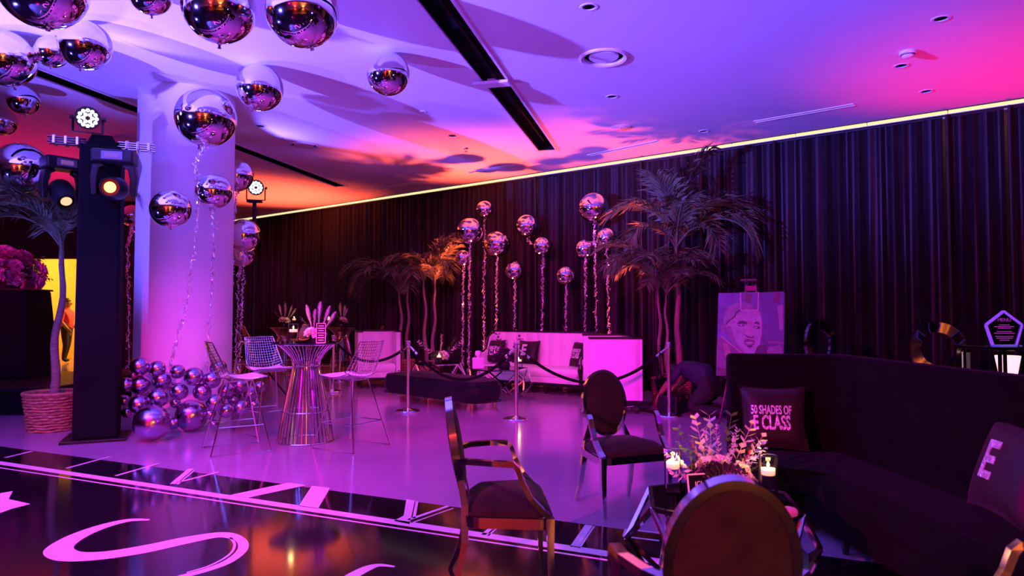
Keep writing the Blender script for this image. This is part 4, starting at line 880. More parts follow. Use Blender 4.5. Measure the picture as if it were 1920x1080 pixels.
def plume_mesh():
    rnd = random.Random(9); m = MB(); m.tube([(0, 0, 0), (0, 0, 1)], 0.006, 5)
    for i in range(150):
        s = rnd.uniform(.35, 1); a = rnd.uniform(0, 6.28); l = .16 * math.sin(PI * (s - .3) / .74) + .03; d = Vector((math.cos(a) * .6, math.sin(a) * .6, 1)).normalized(); q = Vector((0, 0, s)); w = d.cross(Vector((0, 0, 1))).normalized() * .012
        m.add([q - w, q + w, q + d * l], [(0, 1, 2)])
    return m.mesh('plume')
PLUME = plume_mesh()
PALE = mat('dried_pale_leaf', (0.75, 0.55, 0.42), 0.6, var=0.15, vscale=20); IVORY = mat('ivory_petal', (0.85, 0.76, 0.66), 0.5, var=0.06, vscale=20); DARKROSE = mat('black_rose', (0.018, 0.008, 0.012), 0.5, sheen=0.2, var=0.3, vscale=30)
MAUVE = mat('mauve_blossom', (0.62, 0.40, 0.60), 0.55, var=0.15, vscale=30); GREY = mat('silver_leaf', (0.55, 0.55, 0.58), 0.5, var=0.15, vscale=20); BERRY = mat('red_berry', (0.45, 0.03, 0.03), 0.25)
def stick(t, me, m, base, d, L, name):
    o = link(name, me, m, t, name != 'sprig' and name != 'plume'); o.location = base; o.scale = (L, L, L); o.rotation_euler = Vector(d).to_track_quat('Z', 'Y').to_euler(); return o
def bouquet(label, loc, rz, s, vase, items, group=None, fan=False):
    t = thing('flower_arrangement', label, 'flowers', loc, rz, group); zv = vase(t, s)
    for kind, x, y, z, dx, dy, dz, L, m in items:
        me = ROSE if kind == 'r' else PLUME if kind == 'p' else SPR[kind]; nm = 'rose' if kind == 'r' else 'plume' if kind == 'p' else 'sprig'
        stick(t, me, m, (x * s, y * s, zv + z * s), (dx, dy, dz), L * s * (1.0 if kind != 'r' else 1.0), nm)
    if fan:
        m = MB(); n = 22; vs = [(0, -0.10 * s, zv - 0.01 * s)]
        for i in range(n + 1):
            a = math.radians(8 + 164 * i / n); rr_ = 0.15 * s * (1.0 if i % 2 else 0.90); vs.append((rr_ * math.cos(a), -0.10 * s + (0.010 if i % 2 else -0.010) * s, zv - 0.01 * s + rr_ * math.sin(a) * 0.82))
        m.add(vs, [(0, i + 1, i + 2) for i in range(n)]); m.add([(v[0], v[1] + 0.003, v[2]) for v in vs], [(0, i + 2, i + 1) for i in range(n)])
        m.build('paper_fan', mat('black_paper', (0.02, 0.012, 0.012), 0.6), t, False)
    return t
def low_vase(t, s): MB().lathe([(0, 0), (0.06 * s, 0), (0.075 * s, 0.03 * s), (0.07 * s, 0.075 * s), (0.05 * s, 0.085 * s), (0.045 * s, 0.07 * s), (0, 0.07 * s)], 24, cap=False).build('vase', mat('black_ceramic', (0.02, 0.02, 0.022), 0.2), t); return 0.075 * s
def flare_vase(t, s): MB().lathe([(0, 0), (0.07 * s, 0), (0.05 * s, 0.02 * s), (0.045 * s, 0.07 * s), (0.09 * s, 0.13 * s), (0.15 * s, 0.165 * s), (0.14 * s, 0.165 * s), (0.08 * s, 0.135 * s), (0, 0.12 * s)], 28, cap=False).build('flared_vase', mat('black_ceramic', (0.02, 0.02, 0.022), 0.2), t); return 0.13 * s
fp = G(1352, 925, zt)
bouquet('low centrepiece of pale leaves, dark roses and a black fan on the near table', (fp.x, fp.y + 0.02, zt), 0.0, 0.97, low_vase, [
    (0, -.05, .02, 0, -.22, .05, 1, .32, PALE), (0, -.09, 0, 0, -.9, -.1, .62, .24, IVORY), (0, .06, .02, 0, .42, .0, 1, .31, PALE), (0, .09, .02, 0, .55, .1, .75, .27, PALE), (0, -.10, -.02, -.02, -.85, -.3, .35, .20, PALE),
    (0, -.01, .05, 0, -.05, .2, 1, .33, GREY), (0, .03, .06, 0, .22, .2, 1, .33, LEAF), (0, -.06, .06, 0, -.5, .2, .9, .28, LEAF), (0, .08, -.02, 0, .5, -.3, .9, .24, GREY), (1, 0, .03, 0, .02, .1, 1, .27, MAUVE), (1, -.03, .03, 0, -.12, .1, 1, .25, MAUVE), (1, .03, .0, 0, .18, -.1, 1, .24, MAUVE), (1, .06, .05, 0, .3, .2, 1, .26, GREY), (2, .02, -.02, 0, .12, -.3, 1, .19, GREY), (2, .09, 0, 0, .7, -.1, .8, .22, GREY),
    (2, -.02, .06, 0, -.35, .3, 1, .24, LEAF), (2, -.08, .05, 0, -.6, .2, .9, .22, LEAF), (2, .08, .06, 0, .7, .3, .9, .24, LEAF), (2, .10, .02, 0, .95, .1, .5, .2, LEAF), (1, .09, .0, .02, .5, -.2, 1, .16, BERRY), (1, -.08, .0, .03, -.45, -.2, 1, .20, mat('bronze_bud', (.30, .19, .05), .4)),
    ('r', -.055, -.06, .03, -.25, -.8, .5, 1.25, DARKROSE), ('r', -.07, -.01, .06, -.5, -.4, .8, 1.1, IVORY), ('r', .09, -.05, .03, .5, -.7, .5, 1.2, IVORY), ('r', .03, -.06, .035, .1, -.8, .6, 1.1, MAUVE), ('r', .115, -.09, -.02, .6, -.8, .1, 1.15, IVORY), ('r', .0, .0, .07, 0, -.3, 1, 1.1, IVORY), ('r', -.11, .03, .03, -.7, 0, .6, 1.1, DARKROSE), ('r', .07, .05, .06, .4, .3, .8, 1.1, DARKROSE)], 'flower arrangements', True)
FI = [('p', -.03, 0, 0, -.25, 0, 1, .42, IVORY), ('p', .02, .02, 0, .05, .1, 1, .46, GREY), ('p', .05, 0, 0, .35, 0, 1, .42, GREY), ('p', .07, 0, 0, .65, -.1, 1, .38, GREY), ('p', -.02, -.03, 0, .1, -.2, 1, .36, MAUVE), ('r', -.06, -.05, .03, -.3, -.6, .7, 1.5, IVORY), ('r', .03, -.07, .02, .2, -.8, .5, 1.4, IVORY), ('r', .08, -.02, .02, .7, -.3, .6, 1.3, MAUVE), (2, -.05, .03, 0, -.6, .1, .9, .3, LEAF), (2, .05, .04, 0, .6, .3, .9, .3, LEAF)]
tz = 1.071
def cup(t, s): MB().lathe([(0, 0), (0.05 * s, 0), (0.055 * s, 0.10 * s), (0.05 * s, 0.10 * s), (0.045 * s, 0.01), (0, 0.01)], 20, cap=False).build('vase', mat('black_ceramic', (.02, .02, .022), .2), t); return 0.09 * s
bouquet('white plumes and roses on the front bar table', (BT1.x + 0.07, BT1.y + 0.10, tz), 0, 0.8, cup, FI, 'flower arrangements'); candle('floating candle on the front bar table', (BT1.x - 0.12, BT1.y - 0.08, tz), 0.055, 0.20, 1.6)
bouquet('white plumes in a flared vase on the rear table near the column', (BT2.x, BT2.y, tz), .6, 0.9, flare_vase, FI, 'flower arrangements'); candle('floating candle on the rear table near the column', (BT2.x + 0.26, BT2.y - 0.12, tz), 0.045, 0.26, 1.4)
bouquet('white plumes in a flared vase on the rear table by the white armchair', (BT3.x, BT3.y, tz), 1.4, 0.9, flare_vase, FI, 'flower arrangements'); candle('floating candle on the rear table by the white armchair', (BT3.x - 0.26, BT3.y - 0.10, tz), 0.045, 0.26, 1.4)
DI = [('r', -.08, -.04, .05, -.5, -.4, .8, 1.6, DARKROSE), ('r', .04, -.07, .06, .2, -.7, .7, 1.6, DARKROSE), ('r', .10, .0, .05, .8, 0, .6, 1.5, DARKROSE), ('r', .0, .02, .12, 0, 0, 1, 1.6, DARKROSE), (2, -.05, 0, 0, -.7, 0, .8, .34, LEAF), (2, .06, 0, 0, .5, 0, .9, .34, LEAF), (1, 0, 0, 0, .1, 0, 1, .30, MAUVE), (1, -.05, 0, 0, -.4, .1, 1, .28, DARKROSE), (0, .05, .02, 0, .45, .1, 1, .36, DARKROSE), (0, -.03, .02, 0, -.15, .1, 1, .36, DARKROSE)]
bouquet('dark roses in a black vase on the table before the white sofa', (T2.x + 0.10, T2.y - 0.02, .479), .2, 1.25, low_vase, DI, 'flower arrangements'); candle('floating candle on the table before the white sofa', (T2.x + 0.33, T2.y - 0.05, .479), 0.06, 0.20, 2.4)
bouquet('pale flowers on the table beyond the black bench', (T3.x + 0.02, T3.y + 0.1, .479), .2, 1.2, low_vase, [(0, -.04, 0, 0, -.8, 0, .7, .36, MAUVE), (0, .05, 0, 0, .8, 0, .7, .36, MAUVE), (1, 0, .02, 0, .1, .1, 1, .34, PALE), ('r', .05, -.06, .03, .3, -.7, .6, 1.4, MAUVE), ('r', -.07, -.04, .03, -.5, -.5, .6, 1.4, DARKROSE)] + DI[4:6], 'flower arrangements'); candle('floating candle on the table beyond the black bench', (T3.x + 0.03, T3.y - 0.16, .479), 0.05, 0.20, 2.4)
t = thing('white_bottle_vase', 'square white bottle vase with a round stopper on the lounge table', 'vase', (T2.x - 0.33, T2.y - 0.10, .479), 0.2)
MB().box((0, 0, 0.09), (0.19, 0.10, 0.18)).build('body', WHITEPLASTIC, t, False, 0.015); MB().lathe([(0.03, 0.18), (0.03, 0.20), (0.05, 0.215), (0.055, 0.25), (0.045, 0.285), (0, 0.295)], 20, cap=False).build('stopper', WHITEPLASTIC, t)
# ================================================================ small signs
def sign(label, loc, rz, w, h, lines, tilt=0.15, bars=0):
    t = thing('table_sign', label, 'sign', loc, rz); M = Matrix.Rotation(-tilt, 4, 'X') @ Matrix.Translation((0, 0, h / 2)); fw = w * 0.06
    MB().box((0, 0, 0), (w, 0.006, h), M).build('panel', BLACKGLOSS, t, False)
    for a, b in (((0, h / 2 - fw / 2), (w, fw)), ((0, -h / 2 + fw / 2), (w, fw)), ((-w / 2 + fw / 2, 0), (fw, h)), ((w / 2 - fw / 2, 0), (fw, h))): MB().box((a[0], -0.004, a[1]), (b[0], 0.006, b[1]), M).build('frame', IVORY, t, False)
    for s, size, z in lines:
        me = text_mesh('lettering', s, size, 0.0006)
        for v in me.vertices: v.co = M @ Vector((v.co.x, -0.0045 - v.co.z, v.co.y + z))
        link('lettering', me, IVORY, t, False)
    for i in range(bars): MB().box((0, -0.004, h * 0.36 - i * h * 0.72 / max(1, bars - 1)), (w * (0.72 if i % 2 else 0.55), 0.002, h * 0.045), M).build('print_line', IVORY, t, False)
sp = G(1312, 935, zt); sign('small black sign with a pale border beside the left candle', (sp.x, sp.y, zt), 0.25, 0.125, 0.125, [('ICI', 0.034, 0.01)], 0.2, 0)
sign('upright printed menu card on the front bar table', (BT1.x + 0.20, BT1.y - 0.16, tz), 0.1, 0.10, 0.21, [], 0.06, 7)
t = thing('sequin_pouch', 'small sparkling pink pouch on the right of the near table', 'pouch', G(1473, 968, zt), 0.5); cushion(MB(), rounded([(-.06, -.03), (.06, -.03), (.06, .03), (-.06, .03)], .02), 0.0, 0.03, .012).build('pouch_body', sequin('pink_sequin', (.9, .25, .6), 240), t); MB().tube([(-.055, 0, .036), (.055, 0, .036)], .004, 6).build('clasp', CHROME, t)
# ================================================================ acrylic bar set behind the banquette
q = AT(1880, 652, 6.3)
t = thing('acrylic_bar_table', 'clear acrylic bar table behind the banquette at far right', 'bar table', (q.x, q.y, 0), 0.15)
MB().box((0.12, 0, 1.075), (0.75, 0.5, 0.03)).build('table_top', ACRYL, t, False, 0.005)
for x in (-.2, .44):
    for y in (-.2, .2): MB().box((x, y, 0.53), (0.05, 0.05, 1.06)).build('leg', ACRYL, t, False, 0.004)
t = thing('pentagon_menu', 'clear pentagon menu board standing on the acrylic bar table', 'menu board', (q.x, q.y - 0.02, 1.091), 0.0)
pen = [(-.105, 0), (.105, 0), (.165, .19), (0, .315), (-.165, .19)]
MR = Matrix(((1, 0, 0, 0), (0, 0, -1, 0), (0, 1, 0, 0), (0, 0, 0, 1)))
MB().prism(pen, -0.006, 0.006, MR).build('panel', SMOKE, t, False)
for i in range(5): a, b = pen[i], pen[(i + 1) % 5]; MB().tube([(a[0], 0, a[1]), (b[0], 0, b[1])], 1.0, flat=(0.018, 0.022)).build('edge', mat('acrylic_edge_glow', (0.45, 0.5, 0.9), 0.15, emit=(0.08, 0.10, 0.9), estr=0.35), t, False)  # blue light caught by the edges put in as faint emission
MB().box((0, 0, 0.004), (0.26, 0.10, 0.012)).build('foot', ACRYL, t, False, 0.003)
for s, size, z in (('MENU', 0.045, 0.235),):
    me = text_mesh('lettering', s, size, 0.0006)
    for v in me.vertices: v.co = Vector((v.co.x, -0.008 - v.co.z, v.co.y + z))
    link('lettering', me, GREY, t, False)
for i, (w_, z) in enumerate(((.10, .19), (.18, .175), (.12, .16), (.14, .13), (.19, .115), (.17, .085), (.15, .07), (.09, .05))): MB().box((0, -0.008, z), (w_, 0.002, 0.006)).build('print_line', GREY, t, False)
t = thing('glowing_lamp', 'small glowing white lamp under the acrylic table top', 'lamp', (q.x + 0.03, q.y - 0.02, 0.0), 0)
MB().lathe([(0.09, 0.0), (0.09, 0.02), (0.015, 0.03), (0.015, 0.72)], 16).build('stand', CHROME, t); MB().lathe([(0.05, 0.70), (0.10, 0.99), (0.10, 1.0), (0.0, 1.0)], 24, cap=False).build('shade', mat('lit_shade', (.9, .75, .7), .5, emit=(1, .62, .5), estr=1.3), t)
def acrylic_stool(label, loc, rz, rw=0.26):
    t = thing('acrylic_bar_stool', label, 'bar stool', loc, rz, 'clear acrylic bar stools')
    cushion(MB(), rounded([(-.21, -.22), (.21, -.22), (.19, .2), (-.19, .2)], .08), .74, .77, .012).build('seat', ACRYL, t)
    for x in (-.17, .17):
        for y in (-.18, .17): MB().tube([(x, y, .74), (x * 1.2, y * 1.2, 0)], [.022, .016], 10).build('leg', ACRYL, t)
    MB().tube(circle(.2, 4, .3, PI / 4), .01, 8, closed=True).build('foot_ring', ACRYL, t)
    n = 40; m = MB(); vs = []
    for i in range(n):
        a = 2 * PI * i / n
        for r_, y in ((1, -.02), (1, .02), (.62, .02), (.62, -.02)): vs.append((rw * r_ * math.cos(a), .2 + y + .05 * (1 - math.cos(a) ** 2) * (math.sin(a)), 1.03 + .27 * r_ * math.sin(a)))
    m.add(vs, [(i * 4 + j, i * 4 + (j + 1) % 4, ((i + 1) % n) * 4 + (j + 1) % 4, ((i + 1) % n) * 4 + j) for i in range(n) for j in range(4)]); m.build('back_hoop', glass('clear_polycarbonate', (.62, .55, .66), .06, 2.6), t)
    return t
q1 = AT(1566, 640, 7.9); acrylic_stool('clear bar stool seen edge-on behind the banquette', (q1.x, q1.y, 0), facing((0.45, -.89)))
q2 = AT(1776, 640, 6.7); acrylic_stool('clear bar stool with a broad hoop back, left of the menu board', (q2.x, q2.y, 0), facing((-0.15, -0.98)), 0.27)
# ================================================================ portrait on an easel
ec = AT(1408, 624, 8.6); t = thing('easel', 'black folding easel holding the portrait behind the banquette', 'easel', (ec.x, ec.y, 0), facing((-0.5, -0.86)))
for s in (-1, 1): MB().tube([(s * .36, -.20, 0), (s * .05, .06, 1.75)], 1.0, flat=(.035, .02)).build('front_leg', BLACKWOOD, t, False)
MB().tube([(0, .62, 0), (0, .06, 1.72)], 1.0, flat=(.035, .02)).build('rear_leg', BLACKWOOD, t, False); MB().box((0, -.125, .575), (.62, .07, .025)).build('ledge', BLACKWOOD, t, False); MB().box((0, .045, 1.70), (.14, .05, .06)).build('head_clamp', BLACKWOOD, t, False)
lm = MB().tube([(0, .05, 1.70), (0, -.02, 1.80), (0, -.06, 1.80)], .008, 6).build('lamp_arm', BLACKMET, t); MB().box((0, -.08, 1.80), (.20, .05, .025)).build('lamp_bar', BLACKMET, lm, False)
CW, CH = 0.80, 1.06; lean = math.radians(9)
pt = thing('portrait_painting', 'violet painted portrait of a man with a small inset photo', 'painting', (ec.x, ec.y, 0), facing((-0.5, -0.86)))
MP = Matrix.Translation((0, -.135, .595)) @ Matrix.Rotation(-lean, 4, 'X')
BG = mat('canvas_background', (0.09, 0.08, 0.26), 0.5, var=0.7, vscale=4.0)
MB().box((0, 0, CH / 2), (CW, .03, CH), MP).build('canvas', BG, pt, False)
def cu_(x, y):
    v = 1 - (y - 130) / 855; xl = 108 - (1 - v) * 88; xr = 712 - (1 - v) * 72; u = (x - xl) / (xr - xl); return ((u - .5) * CW, v * CH)
lay = [0.0]
def patch(pts, colr, smooth_=True):
    colr = tuple(c * 0.45 for c in colr); lay[0] += 0.0004; P = [cu_(*p) for p in pts]; P = rounded(P, .03, 3) if smooth_ else P
    nm = 'paint_%d_%d_%d' % tuple(int(c * 100) for c in colr); vs = [tuple(MP @ Vector((x, -.0152 - lay[0], z))) for x, z in P]
    bm = bmesh.new(); f = bm.faces.new([bm.verts.new(v) for v in vs]); bmesh.ops.triangulate(bm, faces=[f]); me = bpy.data.meshes.new('paint_patch'); bm.to_mesh(me); bm.free(); link('paint_patch', me, mat(nm, colr, .5, var=.22, vscale=16), pt, False)
Lv = (.62, .52, .74); Dk = (.05, .03, .10); Md = (.36, .22, .48); Pk = (.62, .24, .42)
patch([(490, 130), (712, 122), (690, 420), (660, 760), (500, 760), (500, 400)], (.10, .10, .38)); patch([(620, 130), (675, 128), (660, 240), (605, 240)], (.16, .02, .12)); patch([(640, 260), (690, 250), (668, 520), (640, 500)], (.42, .26, .52))
patch([(300, 230), (200, 260), (140, 370), (130, 460), (150, 470), (240, 380), (310, 320)], (.45, .36, .58)); patch([(60, 600), (110, 590), (290, 745), (420, 775), (300, 985), (20, 985), (40, 760)], (.30, .14, .36)); patch([(110, 640), (160, 660), (190, 800), (140, 850), (115, 760)], Pk)
patch([(530, 680), (650, 660), (640, 985), (420, 985), (470, 800)], (.34, .24, .46)); patch([(30, 900), (300, 930), (280, 985), (22, 985)], (.16, .05, .14))
patch([(110, 460), (145, 470), (145, 560), (120, 560), (105, 510)], Md); patch([(300, 318), (480, 318), (492, 430), (478, 560), (450, 670), (400, 760), (300, 750), (210, 660), (150, 560), (150, 470), (230, 380)], Lv)
patch([(150, 480), (200, 470), (235, 640), (300, 745), (280, 750), (205, 660), (150, 560)], Md); patch([(440, 660), (520, 660), (510, 765), (390, 765)], Dk); patch([(250, 455), (300, 415), (355, 430), (355, 462), (320, 450), (285, 452)], Dk); patch([(410, 450), (440, 418), (468, 440), (470, 460), (440, 450)], Dk)
patch([(262, 462), (320, 455), (330, 475), (285, 482)], Dk); patch([(280, 462), (305, 460), (310, 473), (288, 475)], (.8, .75, .85)); patch([(405, 478), (465, 475), (470, 498), (430, 508)], Dk); patch([(418, 482), (448, 482), (446, 498), (425, 498)], (.7, .7, .9)); patch([(355, 425), (410, 430), (400, 455), (365, 455)], Pk)
patch([(355, 480), (395, 480), (415, 560), (395, 590), (340, 575), (310, 545), (335, 525)], (.70, .50, .68)); patch([(310, 545), (340, 572), (395, 588), (412, 562), (405, 600), (340, 592)], Dk); patch([(300, 630), (345, 600), (380, 606), (418, 622), (405, 660), (375, 690), (330, 680)], (.34, .12, .30)); patch([(325, 636), (370, 628), (400, 640), (370, 658), (338, 655)], (.75, .62, .80)); patch([(300, 628), (350, 618), (418, 625), (350, 632)], Dk); patch([(330, 672), (390, 668), (375, 695), (345, 692)], Dk)
patch([(98, 590), (108, 584), (285, 742), (272, 750)], (.75, .5, .55), False); patch([(240, 380), (250, 340), (300, 300), (306, 312), (262, 350), (250, 385), (190, 420), (160, 465), (152, 455), (185, 408)], Dk)
patch([(312, 128), (488, 128), (470, 318), (300, 318)], (.85, .82, .9), False); patch([(324, 130), (478, 130), (460, 306), (314, 306)], (.20, .16, .48), False); patch([(350, 150), (390, 138), (418, 165), (412, 225), (385, 240), (355, 215)], (.20, .08, .16)); patch([(320, 240), (370, 235), (420, 260), (425, 306), (316, 306)], (.40, .28, .44))
for k in range(9): patch([(530 + k * 15, 625 + (k % 2) * 12), (536 + k * 15, 620), (542 + k * 15, 640), (534 + k * 15, 648)], Pk, False)
# ================================================================ people (one continuous skin each)
def body(t, joints, edges, mats, name='body'):
    """joints: (co, radius, material slot); grown with a Skin modifier, then frozen"""
    me = bpy.data.meshes.new(name); me.from_pydata([j[0] for j in joints], edges, []); o = bpy.data.objects.new(name, me); COL.objects.link(o)
    o.modifiers.new('skin', 'SKIN'); sm = o.modifiers.new('sub', 'SUBSURF'); sm.levels = 2; sm.render_levels = 2
    for i, sv in enumerate(me.skin_vertices[0].data): sv.radius = (joints[i][1],) * 2; sv.use_root = (i == 0)
    nm = bpy.data.meshes.new_from_object(o.evaluated_get(bpy.context.evaluated_depsgraph_get())); bpy.data.objects.remove(o)
    nm.materials.clear()
    for m in mats: nm.materials.append(m)
    segs = [(Vector(joints[a][0]), Vector(joints[b][0]), joints[b][2], joints[a][1]) for a, b in edges]
    for p in nm.polygons:
        best = 9
        for a, b, k, r in segs:
            u = max(0, min(1, (p.center - a).dot(b - a) / max(1e-9, (b - a).length_squared))); d = (p.center - a.lerp(b, u)).length - r * .5
            if d < best: best = d; p.material_index = k
    return link(name, nm, None, t)
SKIN = mat('skin', (0.30, 0.15, 0.09), 0.5, var=0.1, vscale=10); HAIR = mat('black_hair', (0.012, 0.01, 0.01), 0.5); NAVY = mat('navy_shirt', (0.018, 0.018, 0.045), 0.8, var=0.25, vscale=6); PANTS = mat('dark_trousers', (0.020, 0.012, 0.014), 0.85, var=0.25, vscale=6); REDSHIRT = mat('red_shirt', (0.75, 0.06, 0.09), 0.75, var=0.12, vscale=6); SOLE = mat('rubber_sole', (0.10, 0.07, 0.075), 0.8, var=0.2, vscale=20)
def hand(t, wrist, d, up, s=1.0, curl=0.6):
    """palm with four fingers and a thumb, bent at the knuckles"""
    d = Vector(d).normalized(); up = Vector(up).normalized(); x = d.cross(up).normalized(); up = x.cross(d); w = Vector(wrist); m = MB()
    def P(a, b, c): return w + (d * a + x * b + up * c) * s
    m.tube([P(-.02, 0, 0), P(.03, 0, 0), P(.075, 0, -.004), P(.092, 0, -.008)], [1, 1.15, 1.2, 1.0], flat=(.070 * s, .026 * s))
    for i, (b, L) in enumerate(((-.029, .070), (-.010, .080), (.010, .075), (.029, .058))):
        m.tube([P(.08, b, -.006), P(.08 + L * .45, b * 1.08, -.006 - L * .12 * curl), P(.08 + L * .75, b * 1.1, -.006 - L * .45 * curl), P(.08 + L * .9, b * 1.1, -.006 - L * .8 * curl)], [.0095 * s, .009 * s, .008 * s, .006 * s], 8)
    m.tube([P(.015, -.03, -.005), P(.045, -.055, -.014), P(.075, -.060, -.024), P(.095, -.055, -.034)], [.013 * s, .011 * s, .0095 * s, .007 * s], 8)
    return m.build('hand', SKIN, t, sub=1)
# kneeling, bent forward over a case; faces local -Y
t = thing('person', 'person in dark clothes kneeling bent forward beside the stanchion', 'person', (2.60, 9.28, 0), facing((-0.80, 0.60)))
J = [((0, .14, .44), .185, 1), ((0, .0, .54), .185, 0), ((0, -.15, .605), .195, 0), ((0, -.28, .62), .13, 0), ((0, -.36, .61), .06, 2), ((0, -.43, .56), .085, 2), ((0, -.47, .50), .075, 2),
     ((-.20, -.26, .63), .075, 0), ((-.27, -.36, .47), .055, 0), ((-.22, -.50, .33), .04, 2), ((-.19, -.56, .27), .028, 2), ((.20, -.26, .63), .075, 0), ((.27, -.36, .47), .055, 0), ((.22, -.50, .33), .04, 2), ((.19, -.56, .27), .028, 2),
     ((-.10, .08, .36), .14, 1), ((-.14, -.14, .11), .10, 1), ((-.14, .12, .085), .075, 1), ((-.14, .32, .075), .05, 1), ((.10, .08, .36), .14, 1), ((.14, -.14, .11), .10, 1), ((.14, .12, .085), .075, 1), ((.14, .32, .075), .05, 1)]
E = [(0, 1), (1, 2), (2, 3), (3, 4), (4, 5), (5, 6), (2, 7), (7, 8), (8, 9), (9, 10), (2, 11), (11, 12), (12, 13), (13, 14), (0, 15), (15, 16), (16, 17), (17, 18), (0, 19), (19, 20), (20, 21), (21, 22)]
body(t, J, E, [NAVY, PANTS, SKIN])
MB().ball((0, -.425, .60), (.088, .10, .085), 18, 12).build('hair', HAIR, t)
hand(t, (-.19, -.56, .27), (.15, -.5, -.8), (0, -.8, .5)); hand(t, (.19, -.56, .27), (-.15, -.5, -.8), (0, -.8, .5))
for s in (-1, 1):
    sh = MB().tube([(s * .14, .30, .085), (s * .14, .36, .10), (s * .145, .41, .075), (s * .15, .44, .045)], [.045, .052, .048, .03], 12).build('shoe', BLACKMET, t)
    P = [(s * .145 + .043 * math.cos(a) * (1.0 if math.sin(a) > 0 else .85), .135 * math.sin(a)) for a in [2 * PI * k / 20 for k in range(20)]]
    M = Matrix.Translation((0, .425, .115)) @ Matrix.Rotation(math.radians(62), 4, 'X'); MB().prism(P, -.012, .012, M).build('shoe_sole', SOLE, t, True, .004)
t = thing('equipment_case', 'open black equipment case in front of the kneeling person', 'case', (2.25, 9.56, 0), facing((-0.8, 0.6)))
MB().box((0, 0, .13), (.46, .30, .26)).build('body', BLACKMET, t, False, .02); MB().box((0, -.17, .36), (.46, .03, .22), rx=.35).build('lid', BLACKMET, t, False, .01)
for s in (-1, 1): MB().box((s * .12, .155, .22), (.05, .012, .05)).build('latch', GOLD, t, False)
# standing far away in the doorway, in profile
pf = AT(124, 672, 18.9); t = thing('person', 'person in a red shirt and dark trousers standing in the lit doorway', 'person', (pf.x, 18.9, 0), facing((1, 0.1)))
J = [((0, .02, .95), .14, 1), ((0, -.02, 1.12), .15, 0), ((0, 0, 1.33), .155, 0), ((0, .01, 1.46), .10, 0), ((0, 0, 1.53), .055, 2), ((0, -.02, 1.62), .085, 2), ((0, -.02, 1.72), .08, 2),
     ((-.20, 0, 1.40), .07, 0), ((-.25, .02, 1.14), .05, 0), ((-.22, -.12, .95), .04, 2), ((-.21, -.18, .90), .028, 2), ((.20, 0, 1.40), .07, 0), ((.25, .02, 1.14), .05, 0), ((.22, -.12, .95), .04, 2), ((.21, -.18, .90), .028, 2),
     ((-.10, 0, .86), .11, 1), ((-.11, -.04, .48), .075, 1), ((-.11, .02, .10), .05, 1), ((-.12, -.10, .05), .04, 3), ((.10, 0, .86), .11, 1), ((.11, .02, .48), .075, 1), ((.11, .10, .10), .05, 1), ((.12, -.02, .05), .04, 3)]
E = [(0, 1), (1, 2), (2, 3), (3, 4), (4, 5), (5, 6), (2, 7), (7, 8), (8, 9), (9, 10), (2, 11), (11, 12), (12, 13), (13, 14), (0, 15), (15, 16), (16, 17), (17, 18), (0, 19), (19, 20), (20, 21), (21, 22)]
body(t, J, E, [REDSHIRT, PANTS, SKIN, BLACKMET])
MB().ball((0, .015, 1.70), (.09, .10, .095), 16, 10).build('hair', HAIR, t); MB().tube([(0, -.10, 1.645), (0, -.125, 1.62), (0, -.10, 1.605)], .014, 6).build('nose', SKIN, t)
for s in (-1, 1):
    MB().ball((s * .035, -.095, 1.665), .012, 8, 6).build('eye', WHITEPLASTIC, t); hand(t, (s * .21, -.18, .90), (0, -.4, -.9), (0, -.9, .4)); MB().ball((s * .088, 0, 1.65), (.015, .025, .03), 8, 6).build('ear', SKIN, t)
MB().box((0, -.10, 1.585), (.045, .012, .01)).build('mouth', mat('lips', (.28, .09, .08), .5), t, False)
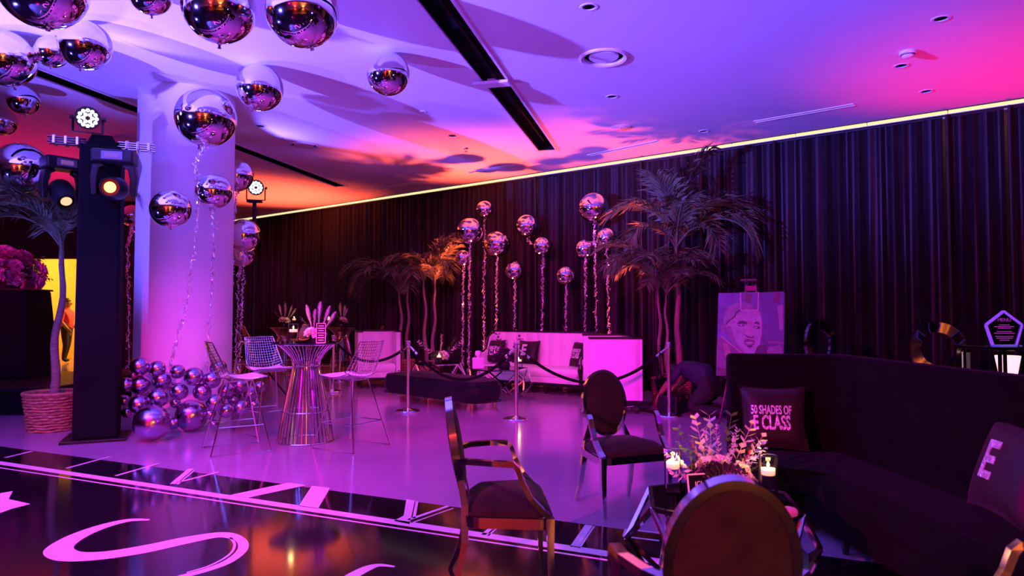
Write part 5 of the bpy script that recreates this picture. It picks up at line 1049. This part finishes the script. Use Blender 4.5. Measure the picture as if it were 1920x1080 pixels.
# ================================================================ far left: draped plinth with flowers, low stage
t = thing('low_stage', 'low black stage behind the palm basket at the left edge', 'stage', (-8.6, 10.6, 0), 0.0)
MB().box((0, 0, .34), (4.6, 2.6, .06)).build('deck', BLACKMET, t, False, .01); MB().box((0, 0, .155), (4.5, 2.5, .31)).build('skirt', BLACKFAB, t, False)
qv = AT(25, 545, 11.0)
t = thing('draped_plinth', 'tall black draped plinth under the pink flowers at the left edge', 'plinth', (qv.x - 0.12, 11.0, .371), .1)
MB().prism([(-.62, -.45), (.62, -.45), (.62, .45), (-.62, .45)], 0, qv.z - .37, top=[(-.50, -.36), (.50, -.36), (.50, .36), (-.50, .36)]).build('drape_cover', BLACKFAB, t, False, .03); MB().box((0, 0, qv.z - .36), (1.04, .76, .03)).build('top_board', BLACKMET, t, False, .008)
t = thing('blossom_bouquet', 'big bouquet of pink blossoms on the draped plinth', 'flowers', (qv.x - 0.1, 11.0, qv.z + 0.025), .1)
MB().lathe([(0, 0), (.12, 0), (.15, .12), (.13, .2), (0, .19)], 24, cap=False).build('bowl', mat('black_ceramic', (.02, .02, .022), .2), t)
rnd = random.Random(21)
for k in range(34):
    a = rnd.uniform(0, 6.28); e = rnd.uniform(-.25, 1.3); r_ = rnd.uniform(.30, .46); d = Vector((math.cos(a) * math.cos(e), math.sin(a) * math.cos(e), math.sin(e)))
    stick(t, ROSE, mat('pink_blossom', (.75, .22, .50), .5, var=.15, vscale=20), d * r_ + Vector((0, 0, .18)), d, rnd.uniform(1.7, 2.5), 'rose')
for k in range(9):
    a = rnd.uniform(0, 6.28); stick(t, SPR[2], LEAF, (0, 0, .18), (math.cos(a), math.sin(a), rnd.uniform(.0, .9)), rnd.uniform(.5, .68), 'sprig')
# ---- light stand by the palms
q = AT(1231, 700, 9.95); t = thing('light_stand', 'thin black tripod light stand beside the palm basket', 'light stand', (q.x, q.y, 0))
MB().tube([(0, 0, .25), (0, 0, 2.05)], [.013, .009], 8).build('pole', BLACKMET, t); MB().lathe([(.02, .62), (.02, .68)], 10).build('collar', BLACKMET, t)
for k in range(3): a = k * 2.094 + 2.6; MB().tube([(.01 * math.cos(a), .01 * math.sin(a), .64), (.34 * math.cos(a), .34 * math.sin(a), .012)], .009, 6).build('leg', BLACKMET, t)
